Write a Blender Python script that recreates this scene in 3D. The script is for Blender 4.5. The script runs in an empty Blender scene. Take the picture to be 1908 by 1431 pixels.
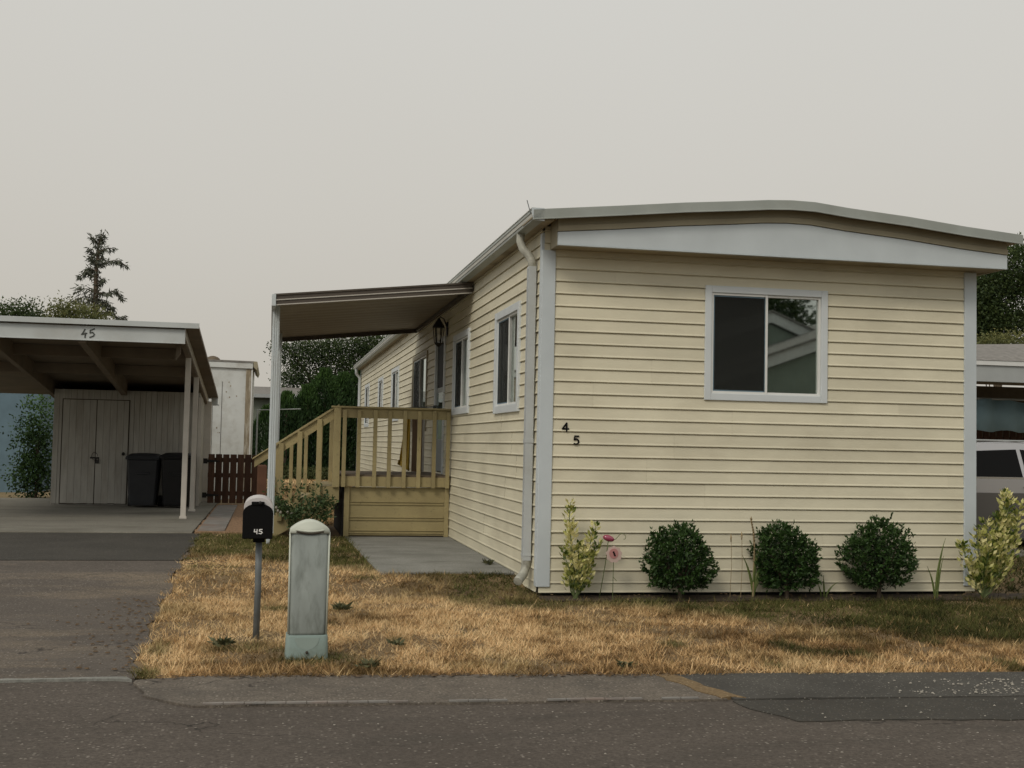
import bpy, math, random
import numpy as np
from mathutils import Vector, Matrix, noise as mnoise
random.seed(45); RNG = np.random.default_rng(45)
R = math.radians
sc = bpy.context.scene
C = sc.collection
# ---------------------------------------------------------------- camera
F_PX, PITCH, ROLL, CZ = 2235.9, 0.0510203, 0.0208027, 1.35471
YAW, OX, OY = 0.197728, 0.270653, 10.8869
fw = Vector((0, math.cos(PITCH), math.sin(PITCH)))
up0 = Vector((0, -math.sin(PITCH), math.cos(PITCH))); rt0 = Vector((1, 0, 0))
rt = math.cos(ROLL) * rt0 + math.sin(ROLL) * up0
upv = -math.sin(ROLL) * rt0 + math.cos(ROLL) * up0
camd = bpy.data.cameras.new('Camera'); cam = bpy.data.objects.new('Camera', camd); C.objects.link(cam)
camd.sensor_width = 36; camd.lens = 36 * F_PX / 1908; camd.clip_end = 3000
M4 = Matrix((rt, upv, -fw)).transposed().to_4x4(); M4.translation = Vector((0, 0, CZ))
cam.matrix_world = M4
sc.camera = cam
# ---------------------------------------------------------------- world, sun, exposure
SUN_EL, SUN_AZ = 42, 210      # degrees; azimuth measured from +Y clockwise
w = bpy.data.worlds.new('World'); sc.world = w; w.use_nodes = True
nt = w.node_tree; bg = nt.nodes['Background']
sky = nt.nodes.new('ShaderNodeTexSky'); sky.sky_type = 'NISHITA'; sky.sun_disc = False
sky.sun_elevation = R(SUN_EL); sky.sun_rotation = R(SUN_AZ)
sky.air_density = 1.0; sky.dust_density = 8.0; sky.ozone_density = 1.0
hs = nt.nodes.new('ShaderNodeHueSaturation'); hs.inputs['Saturation'].default_value = 0.10
mx = nt.nodes.new('ShaderNodeMix'); mx.data_type = 'RGBA'; mx.inputs[0].default_value = 0.80
tcw = nt.nodes.new('ShaderNodeTexCoord'); sx = nt.nodes.new('ShaderNodeSeparateXYZ'); nt.links.new(tcw.outputs['Generated'], sx.inputs[0])
ramp = nt.nodes.new('ShaderNodeValToRGB'); wn = nt.nodes.new('ShaderNodeTexNoise'); wn.inputs['Scale'].default_value = 1.6; wn.inputs['Detail'].default_value = 3; nt.links.new(tcw.outputs['Generated'], wn.inputs['Vector'])
wm = nt.nodes.new('ShaderNodeMath'); wm.operation = 'MULTIPLY_ADD'; wm.inputs[1].default_value = 0.16; nt.links.new(wn.outputs[0], wm.inputs[0])
wa = nt.nodes.new('ShaderNodeMath'); wa.operation = 'SUBTRACT'; wa.inputs[1].default_value = 0.08; nt.links.new(sx.outputs['Z'], wa.inputs[0]); nt.links.new(wa.outputs[0], wm.inputs[2]); nt.links.new(wm.outputs[0], ramp.inputs[0])   # smoke veil: warmer low down, greyer overhead
ramp.color_ramp.elements[0].position = 0.0; ramp.color_ramp.elements[0].color = (6.30, 5.90, 5.15, 1)
ramp.color_ramp.elements[1].position = 0.42; ramp.color_ramp.elements[1].color = (7.30, 7.18, 6.72, 1)
nt.links.new(ramp.outputs[0], mx.inputs[7])
nt.links.new(sky.outputs[0], hs.inputs['Color']); nt.links.new(hs.outputs[0], mx.inputs[6])
nt.links.new(mx.outputs[2], bg.inputs[0]); bg.inputs[1].default_value = 0.10
sd = bpy.data.lights.new('sun', 'SUN'); sd.energy = 1.05; sd.angle = R(14); sd.color = (1.0, 0.90, 0.75)
so = bpy.data.objects.new('sun', sd); C.objects.link(so)
az = R(SUN_AZ); el = R(SUN_EL)
sdir = Vector((math.sin(az) * math.cos(el), math.cos(az) * math.cos(el), math.sin(el)))
so.rotation_euler = sdir.to_track_quat('Z', 'Y').to_euler(); so.location = (0, 0, 30)
sc.view_settings.view_transform = 'Standard'; sc.view_settings.look = 'None'
sc.view_settings.exposure = 0; sc.view_settings.gamma = 1
sc.cycles.max_bounces = 6; sc.cycles.transparent_max_bounces = 12
# ---------------------------------------------------------------- frames of reference
UU = Vector((math.cos(YAW), math.sin(YAW), 0)); VV = Vector((-math.sin(YAW), math.cos(YAW), 0)); OO = Vector((OX, OY, 0))
def H(u, v, z=0): return OO + UU * u + VV * v + Vector((0, 0, z))
def at(x, y, v):
    "house coordinates (u, v, z) of the point seen at photograph pixel x, y at depth v"
    d = fw + rt * ((x - 954) / F_PX) - upv * ((y - 715.5) / F_PX)
    t = (OO + VV * v - Vector((0, 0, CZ))).dot(VV) / d.dot(VV)
    P = Vector((0, 0, CZ)) + d * t - OO
    return (P.dot(UU), P.dot(VV), P.z)
def gz(v):
    t = min(1, max(0, (v + 0.1) / 1.3)); return 0.1 * t * t * (3 - 2 * t)
# ---------------------------------------------------------------- materials
def mat(name, col, rough=0.7, metal=0.0, spec=0.3, var=0.0, scale=4.0, bump=0.0, bscale=40.0, dirt=None, dscale=1.5, damt=0.5, stretch=None, coat=0.0):
    m = bpy.data.materials.new(name); m.use_nodes = True; n = m.node_tree.nodes; l = m.node_tree.links
    b = n['Principled BSDF']; b.inputs['Roughness'].default_value = rough; b.inputs['Metallic'].default_value = metal
    b.inputs['Specular IOR Level'].default_value = spec; b.inputs['Coat Weight'].default_value = coat
    tc = n.new('ShaderNodeTexCoord'); mp = n.new('ShaderNodeMapping'); l.new(tc.outputs['Object'], mp.inputs[0])
    if stretch: mp.inputs['Scale'].default_value = stretch
    b.inputs['Base Color'].default_value = (*col, 1)
    last = None
    if var > 0 or dirt:
        nz = n.new('ShaderNodeTexNoise'); nz.inputs['Scale'].default_value = scale; nz.inputs['Detail'].default_value = 6
        l.new(mp.outputs[0], nz.inputs['Vector'])
        rp = n.new('ShaderNodeMapRange'); rp.inputs[1].default_value = 0.3; rp.inputs[2].default_value = 0.7
        rp.inputs[3].default_value = 1 - var; rp.inputs[4].default_value = 1 + var
        l.new(nz.outputs[0], rp.inputs[0])
        vm = n.new('ShaderNodeMix'); vm.data_type = 'RGBA'; vm.blend_type = 'MULTIPLY'; vm.inputs[0].default_value = 1
        vm.inputs[6].default_value = (*col, 1); l.new(rp.outputs[0], vm.inputs[7]); last = vm.outputs[2]
    if dirt:
        n2 = n.new('ShaderNodeTexNoise'); n2.inputs['Scale'].default_value = dscale; n2.inputs['Detail'].default_value = 8; n2.inputs['Roughness'].default_value = 0.65
        l.new(mp.outputs[0], n2.inputs['Vector'])
        r2 = n.new('ShaderNodeMapRange'); r2.inputs[1].default_value = 0.48; r2.inputs[2].default_value = 0.72; r2.inputs[3].default_value = 0; r2.inputs[4].default_value = damt
        l.new(n2.outputs[0], r2.inputs[0])
        dm = n.new('ShaderNodeMix'); dm.data_type = 'RGBA'; l.new(r2.outputs[0], dm.inputs[0]); l.new(last, dm.inputs[6]); dm.inputs[7].default_value = (*dirt, 1); last = dm.outputs[2]
    if last: l.new(last, b.inputs['Base Color'])
    if bump > 0:
        nb = n.new('ShaderNodeTexNoise'); nb.inputs['Scale'].default_value = bscale; nb.inputs['Detail'].default_value = 4
        l.new(mp.outputs[0], nb.inputs['Vector']); bp = n.new('ShaderNodeBump'); bp.inputs['Strength'].default_value = bump; bp.inputs['Distance'].default_value = 0.01
        l.new(nb.outputs[0], bp.inputs['Height']); l.new(bp.outputs[0], b.inputs['Normal'])
    return m
def ground_mat(name, base, base2, speck_l, speck_d, sscale=160, var_scale=1.2, rough=0.9, crack=None, stain=None, stain_scale=0.6, lamt=0.55, squash=None):
    m = bpy.data.materials.new(name); m.use_nodes = True; n = m.node_tree.nodes; l = m.node_tree.links
    b = n['Principled BSDF']; b.inputs['Roughness'].default_value = rough; b.inputs['Specular IOR Level'].default_value = 0.25
    tc = n.new('ShaderNodeTexCoord'); v = tc.outputs['Object']
    mpn = n.new('ShaderNodeMapping'); mpn.inputs['Scale'].default_value = squash or (1, 1, 1); l.new(v, mpn.inputs[0])
    def nzz(s, d=6, r=0.6):
        x = n.new('ShaderNodeTexNoise'); x.inputs['Scale'].default_value = s; x.inputs['Detail'].default_value = d; x.inputs['Roughness'].default_value = r; l.new(v, x.inputs['Vector']); return x.outputs[0]
    def mr(i, a, c, d=0, e=1):
        x = n.new('ShaderNodeMapRange'); x.inputs[1].default_value = a; x.inputs[2].default_value = c; x.inputs[3].default_value = d; x.inputs[4].default_value = e; l.new(i, x.inputs[0]); return x.outputs[0]
    def mixc(f, a, c, mode='MIX'):
        x = n.new('ShaderNodeMix'); x.data_type = 'RGBA'; x.blend_type = mode
        l.new(f, x.inputs[0]) if hasattr(f, 'links') else setattr(x.inputs[0], 'default_value', f)
        l.new(a, x.inputs[6]) if hasattr(a, 'links') else setattr(x.inputs[6], 'default_value', (*a, 1))
        l.new(c, x.inputs[7]) if hasattr(c, 'links') else setattr(x.inputs[7], 'default_value', (*c, 1)); return x.outputs[2]
    col = mixc(mr(nzz(var_scale), 0.35, 0.65), base, base2)
    if stain:
        v = mpn.outputs[0]; sn = nzz(stain_scale, 8, 0.7); v = tc.outputs['Object']; col = mixc(mr(sn, 0.50, 0.66, 0, 0.75), col, stain)
    fine = nzz(55, 4, 0.75)
    col = mixc(mr(fine, 0.40, 0.62, 0.0, 0.75), col, speck_d)
    col = mixc(mr(nzz(16, 5, 0.75), 0.52, 0.68, 0.0, 0.45), col, speck_d)
    vo = n.new('ShaderNodeTexVoronoi'); vo.inputs['Scale'].default_value = sscale; l.new(v, vo.inputs['Vector'])
    cellr = n.new('ShaderNodeSeparateColor'); l.new(vo.outputs['Color'], cellr.inputs[0])
    sel = mr(cellr.outputs[0], 0.80, 0.95); near = mr(vo.outputs['Distance'], 0.25, 0.42, 1, 0)
    mu = n.new('ShaderNodeMath'); mu.operation = 'MULTIPLY'; l.new(sel, mu.inputs[0]); l.new(near, mu.inputs[1])
    mu2 = n.new('ShaderNodeMath'); mu2.operation = 'MULTIPLY'; l.new(mu.outputs[0], mu2.inputs[0]); mu2.inputs[1].default_value = lamt
    col = mixc(mu2.outputs[0], col, speck_l)
    if crack:
        nd = n.new('ShaderNodeTexNoise'); nd.inputs['Scale'].default_value = 3; nd.inputs['Detail'].default_value = 6; l.new(v, nd.inputs['Vector'])
        va = n.new('ShaderNodeVectorMath'); va.operation = 'MULTIPLY_ADD'; l.new(nd.outputs['Color'], va.inputs[0]); va.inputs[1].default_value = (0.5, 0.5, 0.5); l.new(v, va.inputs[2])
        vc = n.new('ShaderNodeTexVoronoi'); vc.feature = 'DISTANCE_TO_EDGE'; vc.inputs['Scale'].default_value = crack; l.new(va.outputs[0], vc.inputs['Vector'])
        ck = mr(vc.outputs['Distance'], 0.0, 0.006, 1, 0)
        gate = mr(nzz(0.9, 2), 0.50, 0.60)
        m3 = n.new('ShaderNodeMath'); m3.operation = 'MULTIPLY'; l.new(ck, m3.inputs[0]); l.new(gate, m3.inputs[1])
        col = mixc(m3.outputs[0], col, tuple(c * 0.35 for c in speck_d))
    l.new(col, b.inputs['Base Color'])
    bp = n.new('ShaderNodeBump'); bp.inputs['Strength'].default_value = 0.5; bp.inputs['Distance'].default_value = 0.006
    l.new(fine, bp.inputs['Height']); l.new(bp.outputs[0], b.inputs['Normal'])
    return m
def leaf_mat(name, dark, light, dark2=None, trans=0.25, rough=0.55, green=None, spec=0.3):
    m = bpy.data.materials.new(name); m.use_nodes = True; n = m.node_tree.nodes; l = m.node_tree.links
    b = n['Principled BSDF']; b.inputs['Roughness'].default_value = rough; b.inputs['Specular IOR Level'].default_value = spec
    a = n.new('ShaderNodeAttribute'); a.attribute_name = 'rnd'
    cr = n.new('ShaderNodeValToRGB'); cr.color_ramp.elements[0].color = (*dark, 1); cr.color_ramp.elements[1].color = (*light, 1)
    if dark2:
        e = cr.color_ramp.elements.new(0.5); e.color = (*dark2, 1)
    l.new(a.outputs['Fac'], cr.inputs[0]); col = cr.outputs[0]
    if green:
        g = n.new('ShaderNodeAttribute'); g.attribute_name = 'green'
        cg = n.new('ShaderNodeValToRGB'); cg.color_ramp.elements[0].color = (*green[0], 1); cg.color_ramp.elements[1].color = (*green[1], 1)
        l.new(a.outputs['Fac'], cg.inputs[0])
        mm = n.new('ShaderNodeMix'); mm.data_type = 'RGBA'; l.new(g.outputs['Fac'], mm.inputs[0]); l.new(col, mm.inputs[6]); l.new(cg.outputs[0], mm.inputs[7]); col = mm.outputs[2]
    l.new(col, b.inputs['Base Color'])
    tr = n.new('ShaderNodeBsdfTranslucent'); l.new(col, tr.inputs[0])
    ms = n.new('ShaderNodeMixShader'); ms.inputs[0].default_value = trans
    l.new(b.outputs[0], ms.inputs[1]); l.new(tr.outputs[0], ms.inputs[2]); l.new(ms.outputs[0], n['Material Output'].inputs[0])
    return m
def glass_mat(name, refl=0.25, tint=(0.55, 0.6, 0.58)):
    m = bpy.data.materials.new(name); m.use_nodes = True; n = m.node_tree.nodes; l = m.node_tree.links
    n.remove(n['Principled BSDF'])
    g = n.new('ShaderNodeBsdfGlossy'); g.inputs['Roughness'].default_value = 0.02; g.inputs[0].default_value = (0.92, 1.0, 0.97, 1)
    t = n.new('ShaderNodeBsdfTransparent'); t.inputs[0].default_value = (*tint, 1)
    fr = n.new('ShaderNodeFresnel'); fr.inputs[0].default_value = 1.5
    mr = n.new('ShaderNodeMapRange'); mr.inputs[1].default_value = 0.04; mr.inputs[2].default_value = 1; mr.inputs[3].default_value = refl; mr.inputs[4].default_value = 1
    l.new(fr.outputs[0], mr.inputs[0])
    ms = n.new('ShaderNodeMixShader'); l.new(mr.outputs[0], ms.inputs[0]); l.new(t.outputs[0], ms.inputs[1]); l.new(g.outputs[0], ms.inputs[2])
    l.new(ms.outputs[0], n['Material Output'].inputs[0]); return m
def screen_mat(name, alpha=0.75, col=(0.02, 0.02, 0.02)):
    m = bpy.data.materials.new(name); m.use_nodes = True; n = m.node_tree.nodes; l = m.node_tree.links
    b = n['Principled BSDF']; b.inputs['Base Color'].default_value = (*col, 1); b.inputs['Roughness'].default_value = 0.8
    t = n.new('ShaderNodeBsdfTransparent'); ms = n.new('ShaderNodeMixShader'); ms.inputs[0].default_value = alpha
    l.new(t.outputs[0], ms.inputs[1]); l.new(b.outputs[0], ms.inputs[2]); l.new(ms.outputs[0], n['Material Output'].inputs[0]); return m

SID = (0.615, 0.58, 0.445)
M = {}
M['siding'] = mat('cream_vinyl', SID, 0.55, var=0.07, scale=1.3, bump=0.15, bscale=60, dirt=(0.40, 0.36, 0.26), dscale=0.8, damt=0.4, stretch=(1, 1, 2.5))
def add_tone(m, amt):
    n = m.node_tree.nodes; l = m.node_tree.links; b = n['Principled BSDF']; src = b.inputs['Base Color'].links[0].from_socket
    a = n.new('ShaderNodeAttribute'); a.attribute_name = 'tone'; r = n.new('ShaderNodeMapRange'); r.inputs[3].default_value = 1 - amt; r.inputs[4].default_value = 1 + amt; l.new(a.outputs['Fac'], r.inputs[0])
    x = n.new('ShaderNodeMix'); x.data_type = 'RGBA'; x.blend_type = 'MULTIPLY'; x.inputs[0].default_value = 1; l.new(src, x.inputs[6]); l.new(r.outputs[0], x.inputs[7]); l.new(x.outputs[2], b.inputs['Base Color'])
    # slow waviness of the thin vinyl
    tc = n.new('ShaderNodeTexCoord'); w_ = n.new('ShaderNodeTexNoise'); w_.inputs['Scale'].default_value = 2.2; w_.inputs['Detail'].default_value = 2; l.new(tc.outputs['Object'], w_.inputs['Vector'])
    bp = n.new('ShaderNodeBump'); bp.inputs['Strength'].default_value = 0.6; bp.inputs['Distance'].default_value = 0.03; l.new(w_.outputs[0], bp.inputs['Height'])
    l.new(b.inputs['Normal'].links[0].from_socket, bp.inputs['Normal']); l.new(bp.outputs[0], b.inputs['Normal'])
add_tone(M['siding'], 0.045)
def per_board(m, amt):
    n = m.node_tree.nodes; l = m.node_tree.links; b = n['Principled BSDF']; src = b.inputs['Base Color'].links[0].from_socket
    a = n.new('ShaderNodeObjectInfo'); r = n.new('ShaderNodeMapRange'); r.inputs[3].default_value = 1 - amt; r.inputs[4].default_value = 1 + amt; l.new(a.outputs['Random'], r.inputs[0])
    tc = n.new('ShaderNodeTexCoord'); g = n.new('ShaderNodeTexNoise'); g.inputs['Scale'].default_value = 28; g.inputs['Detail'].default_value = 5; l.new(tc.outputs['Object'], g.inputs['Vector'])
    k = n.new('ShaderNodeMapRange'); k.inputs[1].default_value = 0.60; k.inputs[2].default_value = 0.74; k.inputs[3].default_value = 1; k.inputs[4].default_value = 0.72; l.new(g.outputs[0], k.inputs[0])
    for q in (r.outputs[0], k.outputs[0]):
        x = n.new('ShaderNodeMix'); x.data_type = 'RGBA'; x.blend_type = 'MULTIPLY'; x.inputs[0].default_value = 1; l.new(src, x.inputs[6]); l.new(q, x.inputs[7]); src = x.outputs[2]
    l.new(src, b.inputs['Base Color'])
M['trim'] = mat('pale_blue_grey_trim', (0.49, 0.54, 0.565), 0.5, var=0.05, scale=3, bump=0.05)
M['rake'] = mat('weathered_rake_metal', (0.31, 0.335, 0.315), 0.45, metal=0.0, var=0.10, scale=2.5, dirt=(0.2, 0.2, 0.17), damt=0.35)
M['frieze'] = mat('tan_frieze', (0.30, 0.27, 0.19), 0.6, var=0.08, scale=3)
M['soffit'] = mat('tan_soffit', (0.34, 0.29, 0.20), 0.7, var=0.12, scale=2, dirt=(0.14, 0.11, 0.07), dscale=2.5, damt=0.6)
M['winframe'] = mat('window_vinyl', (0.56, 0.60, 0.615), 0.45, var=0.04)
M['winwhite'] = mat('window_sash_white', (0.66, 0.67, 0.65), 0.4, var=0.03)
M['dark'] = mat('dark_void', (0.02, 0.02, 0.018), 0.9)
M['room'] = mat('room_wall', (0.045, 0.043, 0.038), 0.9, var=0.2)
M['curtain'] = mat('pale_green_curtain', (0.16, 0.19, 0.155), 0.9, var=0.15, scale=6, stretch=(8, 8, 0.6))
M['curtainw'] = mat('white_curtain', (0.20, 0.20, 0.18), 0.9, var=0.15, scale=6, stretch=(6, 6, 1))
M['glass'] = glass_mat('window_glass', 0.42)
M['glassd'] = glass_mat('window_glass_dim', 0.22, (0.4, 0.42, 0.4))
M['screen'] = screen_mat('insect_screen', 0.52, (0.010, 0.012, 0.010))
M['roof'] = mat('roof_metal', (0.42, 0.42, 0.38), 0.5, var=0.1)
M['black'] = mat('black_paint', (0.004, 0.004, 0.004), 0.6, spec=0.12)
M['blackmetal'] = mat('black_iron', (0.012, 0.011, 0.010), 0.45)
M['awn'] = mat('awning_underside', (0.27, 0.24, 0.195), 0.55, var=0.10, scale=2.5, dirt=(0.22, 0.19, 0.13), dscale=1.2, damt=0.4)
M['awnedge'] = mat('awning_brown_edge', (0.075, 0.062, 0.05), 0.5, var=0.15)
M['awnline'] = mat('awning_pale_line', (0.42, 0.40, 0.36), 0.4)
M['deck'] = mat('olive_tan_deck_paint', (0.33, 0.275, 0.14), 0.6, var=0.10, scale=3, bump=0.15, bscale=30, dirt=(0.2, 0.155, 0.08), dscale=2.2, damt=0.45)
M['deckfloor'] = mat('deck_floor_brown', (0.14, 0.11, 0.08), 0.8, var=0.2, scale=6)
M['post'] = mat('white_metal_post', (0.52, 0.57, 0.59), 0.45, var=0.06, scale=3, dirt=(0.28, 0.26, 0.2), damt=0.3)
M['cpwhite'] = mat('carport_fascia_paint', (0.46, 0.49, 0.49), 0.6, var=0.08, scale=2, dirt=(0.33, 0.31, 0.27), damt=0.4)
M['cpwood'] = mat('carport_rafter_wood', (0.17, 0.14, 0.105), 0.8, var=0.15, scale=3, dirt=(0.16, 0.11, 0.07), dscale=1.4, damt=0.6)
M['cppost'] = mat('carport_post_paint', (0.56, 0.53, 0.48), 0.65, var=0.08, scale=5)
M['shed'] = mat('grey_white_board', (0.38, 0.37, 0.335), 0.75, var=0.10, scale=5, dirt=(0.20, 0.17, 0.13), dscale=2, damt=0.45, stretch=(3, 3, 0.5))
M['seam'] = mat('dark_seam', (0.05, 0.04, 0.03), 0.9)
M['peel'] = mat('peeling_white_paint', (0.56, 0.58, 0.57), 0.75, var=0.08, scale=2, dirt=(0.28, 0.26, 0.21), dscale=3.0, damt=0.5)
M['peelwood'] = mat('bare_weathered_wood', (0.24, 0.20, 0.14), 0.9, var=0.2, scale=6, dirt=(0.52, 0.50, 0.44), dscale=3, damt=1.0, stretch=(4, 4, 0.8))
M['gate'] = mat('brown_stained_wood', (0.075, 0.038, 0.024), 0.8, var=0.25, scale=5, stretch=(3, 3, 0.6))
M['gatepost'] = mat('brown_post_wood', (0.11, 0.055, 0.033), 0.8, var=0.2, scale=5)
M['bin'] = mat('dark_bin_plastic', (0.022, 0.024, 0.028), 0.5, var=0.15)
M['binblack'] = mat('black_bin_plastic', (0.008, 0.008, 0.009), 0.45)
M['ped'] = mat('grey_green_fibreglass', (0.225, 0.25, 0.235), 0.65, var=0.12, scale=5, dirt=(0.12, 0.135, 0.12), dscale=4.0, damt=1.0, stretch=(3.0, 3.0, 0.9), bump=0.1)
M['pedcap'] = mat('pale_pedestal_cap', (0.50, 0.53, 0.46), 0.55, var=0.06, dirt=(0.3, 0.3, 0.24), damt=0.4)
M['pedbase'] = mat('teal_pedestal_base', (0.22, 0.285, 0.265), 0.65, var=0.10, dirt=(0.15, 0.18, 0.15), damt=0.8, dscale=6)
M['pedlite'] = mat('worn_pale_patch', (0.27, 0.335, 0.31), 0.6, var=0.05)
M['mbwhite'] = mat('mailbox_white', (0.52, 0.50, 0.49), 0.4, var=0.05)
M['mbpost'] = mat('galvanised_pipe', (0.14, 0.155, 0.16), 0.6, metal=0.2, var=0.25, scale=9, bump=0.1)
M['whitepaint'] = mat('white_paint_stroke', (0.72, 0.72, 0.70), 0.6)
M['greypaint'] = mat('dark_brushed_numeral', (0.05, 0.055, 0.05), 0.6)
M['downspout'] = mat('downspout_grey', (0.44, 0.47, 0.48), 0.4, var=0.08, scale=6, dirt=(0.2, 0.19, 0.15), dscale=3, damt=0.35)
M['downdirty'] = mat('weathered_downspout_elbow', (0.36, 0.36, 0.31), 0.5, var=0.2, scale=12, dirt=(0.10, 0.09, 0.07), dscale=7, damt=0.8)
M['yellow'] = mat('yellow_cloth', (0.50, 0.33, 0.05), 0.8, var=0.15, scale=8)
M['board'] = mat('brown_board', (0.16, 0.105, 0.065), 0.8, var=0.2, scale=5, stretch=(3, 3, 0.5))
M['doorpanel'] = mat('storm_door_grey', (0.30, 0.33, 0.33), 0.5, var=0.06)
M['bark'] = mat('bark', (0.09, 0.07, 0.05), 0.95, var=0.3, scale=8, bump=0.6, bscale=15)
M['stem'] = mat('green_stem', (0.10, 0.13, 0.05), 0.7, var=0.2)
M['drystem'] = mat('dry_stem', (0.30, 0.23, 0.13), 0.8, var=0.2)
M['pinkglass'] = mat('magenta_glazed_glass', (0.30, 0.05, 0.10), 0.15, spec=0.6, coat=0.6)
M['pinkpale'] = mat('pale_pink_petals', (0.50, 0.38, 0.34), 0.6, var=0.1)
M['pinkmid'] = mat('pink_disc_centre', (0.42, 0.20, 0.19), 0.5, var=0.1)
M['bluegrey'] = mat('blue_grey_wall', (0.11, 0.17, 0.21), 0.7, var=0.1)
M['shingle'] = mat('grey_shingle', (0.20, 0.19, 0.175), 0.9, var=0.25, scale=12, bump=0.4, bscale=30)
M['nbwall'] = mat('neighbour_wall', (0.14, 0.16, 0.13), 0.8, var=0.15, scale=3)
M['acwall'] = mat('grey_green_siding', (0.22, 0.26, 0.22), 0.8, var=0.1, scale=3)
M['brownwall'] = mat('brown_wall', (0.12, 0.095, 0.065), 0.8, var=0.2)
M['nwhite'] = mat('neighbour_white_trim', (0.60, 0.61, 0.60), 0.5, var=0.05)
M['ngrey'] = mat('neighbour_grey_fascia', (0.33, 0.35, 0.35), 0.6, var=0.05)
M['tarp'] = mat('blue_tarpaulin', (0.26, 0.40, 0.48), 0.6, var=0.12, scale=2)
M['carpaint'] = mat('silver_car_paint', (0.42, 0.42, 0.43), 0.25, metal=0.5, coat=0.7)
M['carlow'] = mat('car_lower_dark', (0.09, 0.085, 0.08), 0.4)  # darker colour across the lower doors
M['carglass'] = mat('car_glass', (0.003, 0.003, 0.003), 0.08, spec=0.12)
M['tyre'] = mat('tyre', (0.015, 0.015, 0.015), 0.85)
M['chrome'] = mat('chrome', (0.6, 0.6, 0.6), 0.15, metal=1.0)
M['bulb'] = mat('bulb', (0.8, 0.78, 0.7), 0.4)
M['paver'] = mat('concrete_pavers', (0.21, 0.20, 0.185), 0.9, var=0.2, scale=5, dirt=(0.22, 0.13, 0.09), dscale=2, damt=0.6, bump=0.2)
M['gravel'] = mat('orange_gravel', (0.27, 0.17, 0.10), 0.95, var=0.4, scale=30, bump=0.8, bscale=60)
M['dirt'] = mat('bed_soil', (0.055, 0.040, 0.028), 0.95, var=0.4, scale=10, bump=0.8, bscale=40)
M['stone'] = mat('pale_stone_chip', (0.30, 0.28, 0.24), 0.8, var=0.2, scale=20)
M['deadleaf'] = mat('dead_leaf', (0.10, 0.065, 0.035), 0.8, var=0.3, scale=20)
M['road'] = ground_mat('road_asphalt', (0.092, 0.077, 0.064), (0.120, 0.102, 0.086), (0.33, 0.30, 0.26), (0.048, 0.040, 0.033), 48, 0.8, crack=0.55, stain=(0.070, 0.062, 0.052), stain_scale=1.3, squash=(0.5, 2.2, 1))
M['drive'] = ground_mat('driveway_asphalt', (0.100, 0.085, 0.072), (0.135, 0.116, 0.098), (0.36, 0.34, 0.30), (0.060, 0.051, 0.043), 55, 0.9, crack=0.5, stain=(0.27, 0.215, 0.15), stain_scale=0.55, squash=(0.55, 1.6, 1))
M['patch'] = ground_mat('fresh_asphalt', (0.047, 0.042, 0.034), (0.070, 0.063, 0.052), (0.30, 0.29, 0.26), (0.04, 0.04, 0.037), 80, 1.5)
M['strip'] = ground_mat('old_kerb_concrete', (0.125, 0.108, 0.090), (0.20, 0.172, 0.140), (0.42, 0.38, 0.32), (0.065, 0.055, 0.045), 55, 2.5, crack=0.9, stain=(0.085, 0.078, 0.068), stain_scale=2.2)
M['stripd'] = ground_mat('dark_kerb_asphalt', (0.055, 0.051, 0.044), (0.10, 0.094, 0.082), (0.42, 0.40, 0.36), (0.045, 0.045, 0.042), 80, 1.5)
M['slab'] = ground_mat('carport_slab_concrete', (0.20, 0.195, 0.165), (0.27, 0.26, 0.22), (0.30, 0.29, 0.26), (0.15, 0.14, 0.12), 120, 0.7, stain=(0.075, 0.068, 0.048), stain_scale=0.7, lamt=0.2, squash=(0.6, 1.4, 1))
M['walk'] = ground_mat('walk_concrete', (0.22, 0.22, 0.20), (0.31, 0.31, 0.285), (0.34, 0.34, 0.31), (0.15, 0.15, 0.135), 120, 1.6, stain=(0.13, 0.13, 0.112), stain_scale=1.5, lamt=0.2, squash=(0.8, 2.2, 1))
M['lawnbase'] = ground_mat('dry_turf', (0.26, 0.18, 0.095), (0.16, 0.115, 0.06), (0.45, 0.35, 0.22), (0.11, 0.075, 0.04), 60, 1.2)
M['earth'] = ground_mat('earth', (0.30, 0.22, 0.12), (0.16, 0.14, 0.07), (0.4, 0.33, 0.2), (0.15, 0.11, 0.06), 40, 0.3)
M['grass'] = leaf_mat('dry_grass', (0.17, 0.10, 0.042), (0.84, 0.62, 0.35), (0.58, 0.38, 0.185), 0.2, 0.8, green=((0.022, 0.030, 0.008), (0.125, 0.125, 0.042)), spec=0.1)
M['boxwood'] = leaf_mat('boxwood_leaf', (0.012, 0.030, 0.008), (0.06, 0.12, 0.028), (0.028, 0.062, 0.014), 0.15, 0.5)
M['euonymus'] = leaf_mat('variegated_leaf', (0.07, 0.11, 0.02), (0.75, 0.70, 0.36), (0.42, 0.43, 0.12), 0.25, 0.5)
M['rose'] = leaf_mat('rose_leaf', (0.025, 0.05, 0.018), (0.10, 0.15, 0.06), (0.05, 0.085, 0.03), 0.2, 0.5)
M['weed'] = leaf_mat('weed_leaf', (0.05, 0.06, 0.03), (0.16, 0.16, 0.08), None, 0.2, 0.6)
M['blade'] = leaf_mat('sword_leaf', (0.06, 0.09, 0.025), (0.22, 0.27, 0.08), None, 0.25, 0.5)
M['cedar'] = leaf_mat('cedar_spray', (0.010, 0.028, 0.008), (0.055, 0.115, 0.022), (0.022, 0.052, 0.012), 0.1, 0.7)
M['broad'] = leaf_mat('broad_leaf', (0.015, 0.032, 0.010), (0.075, 0.105, 0.030), (0.032, 0.055, 0.016), 0.25, 0.6)
M['olive'] = leaf_mat('olive_leaf', (0.045, 0.060, 0.020), (0.20, 0.20, 0.07), (0.10, 0.115, 0.04), 0.25, 0.6)
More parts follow.
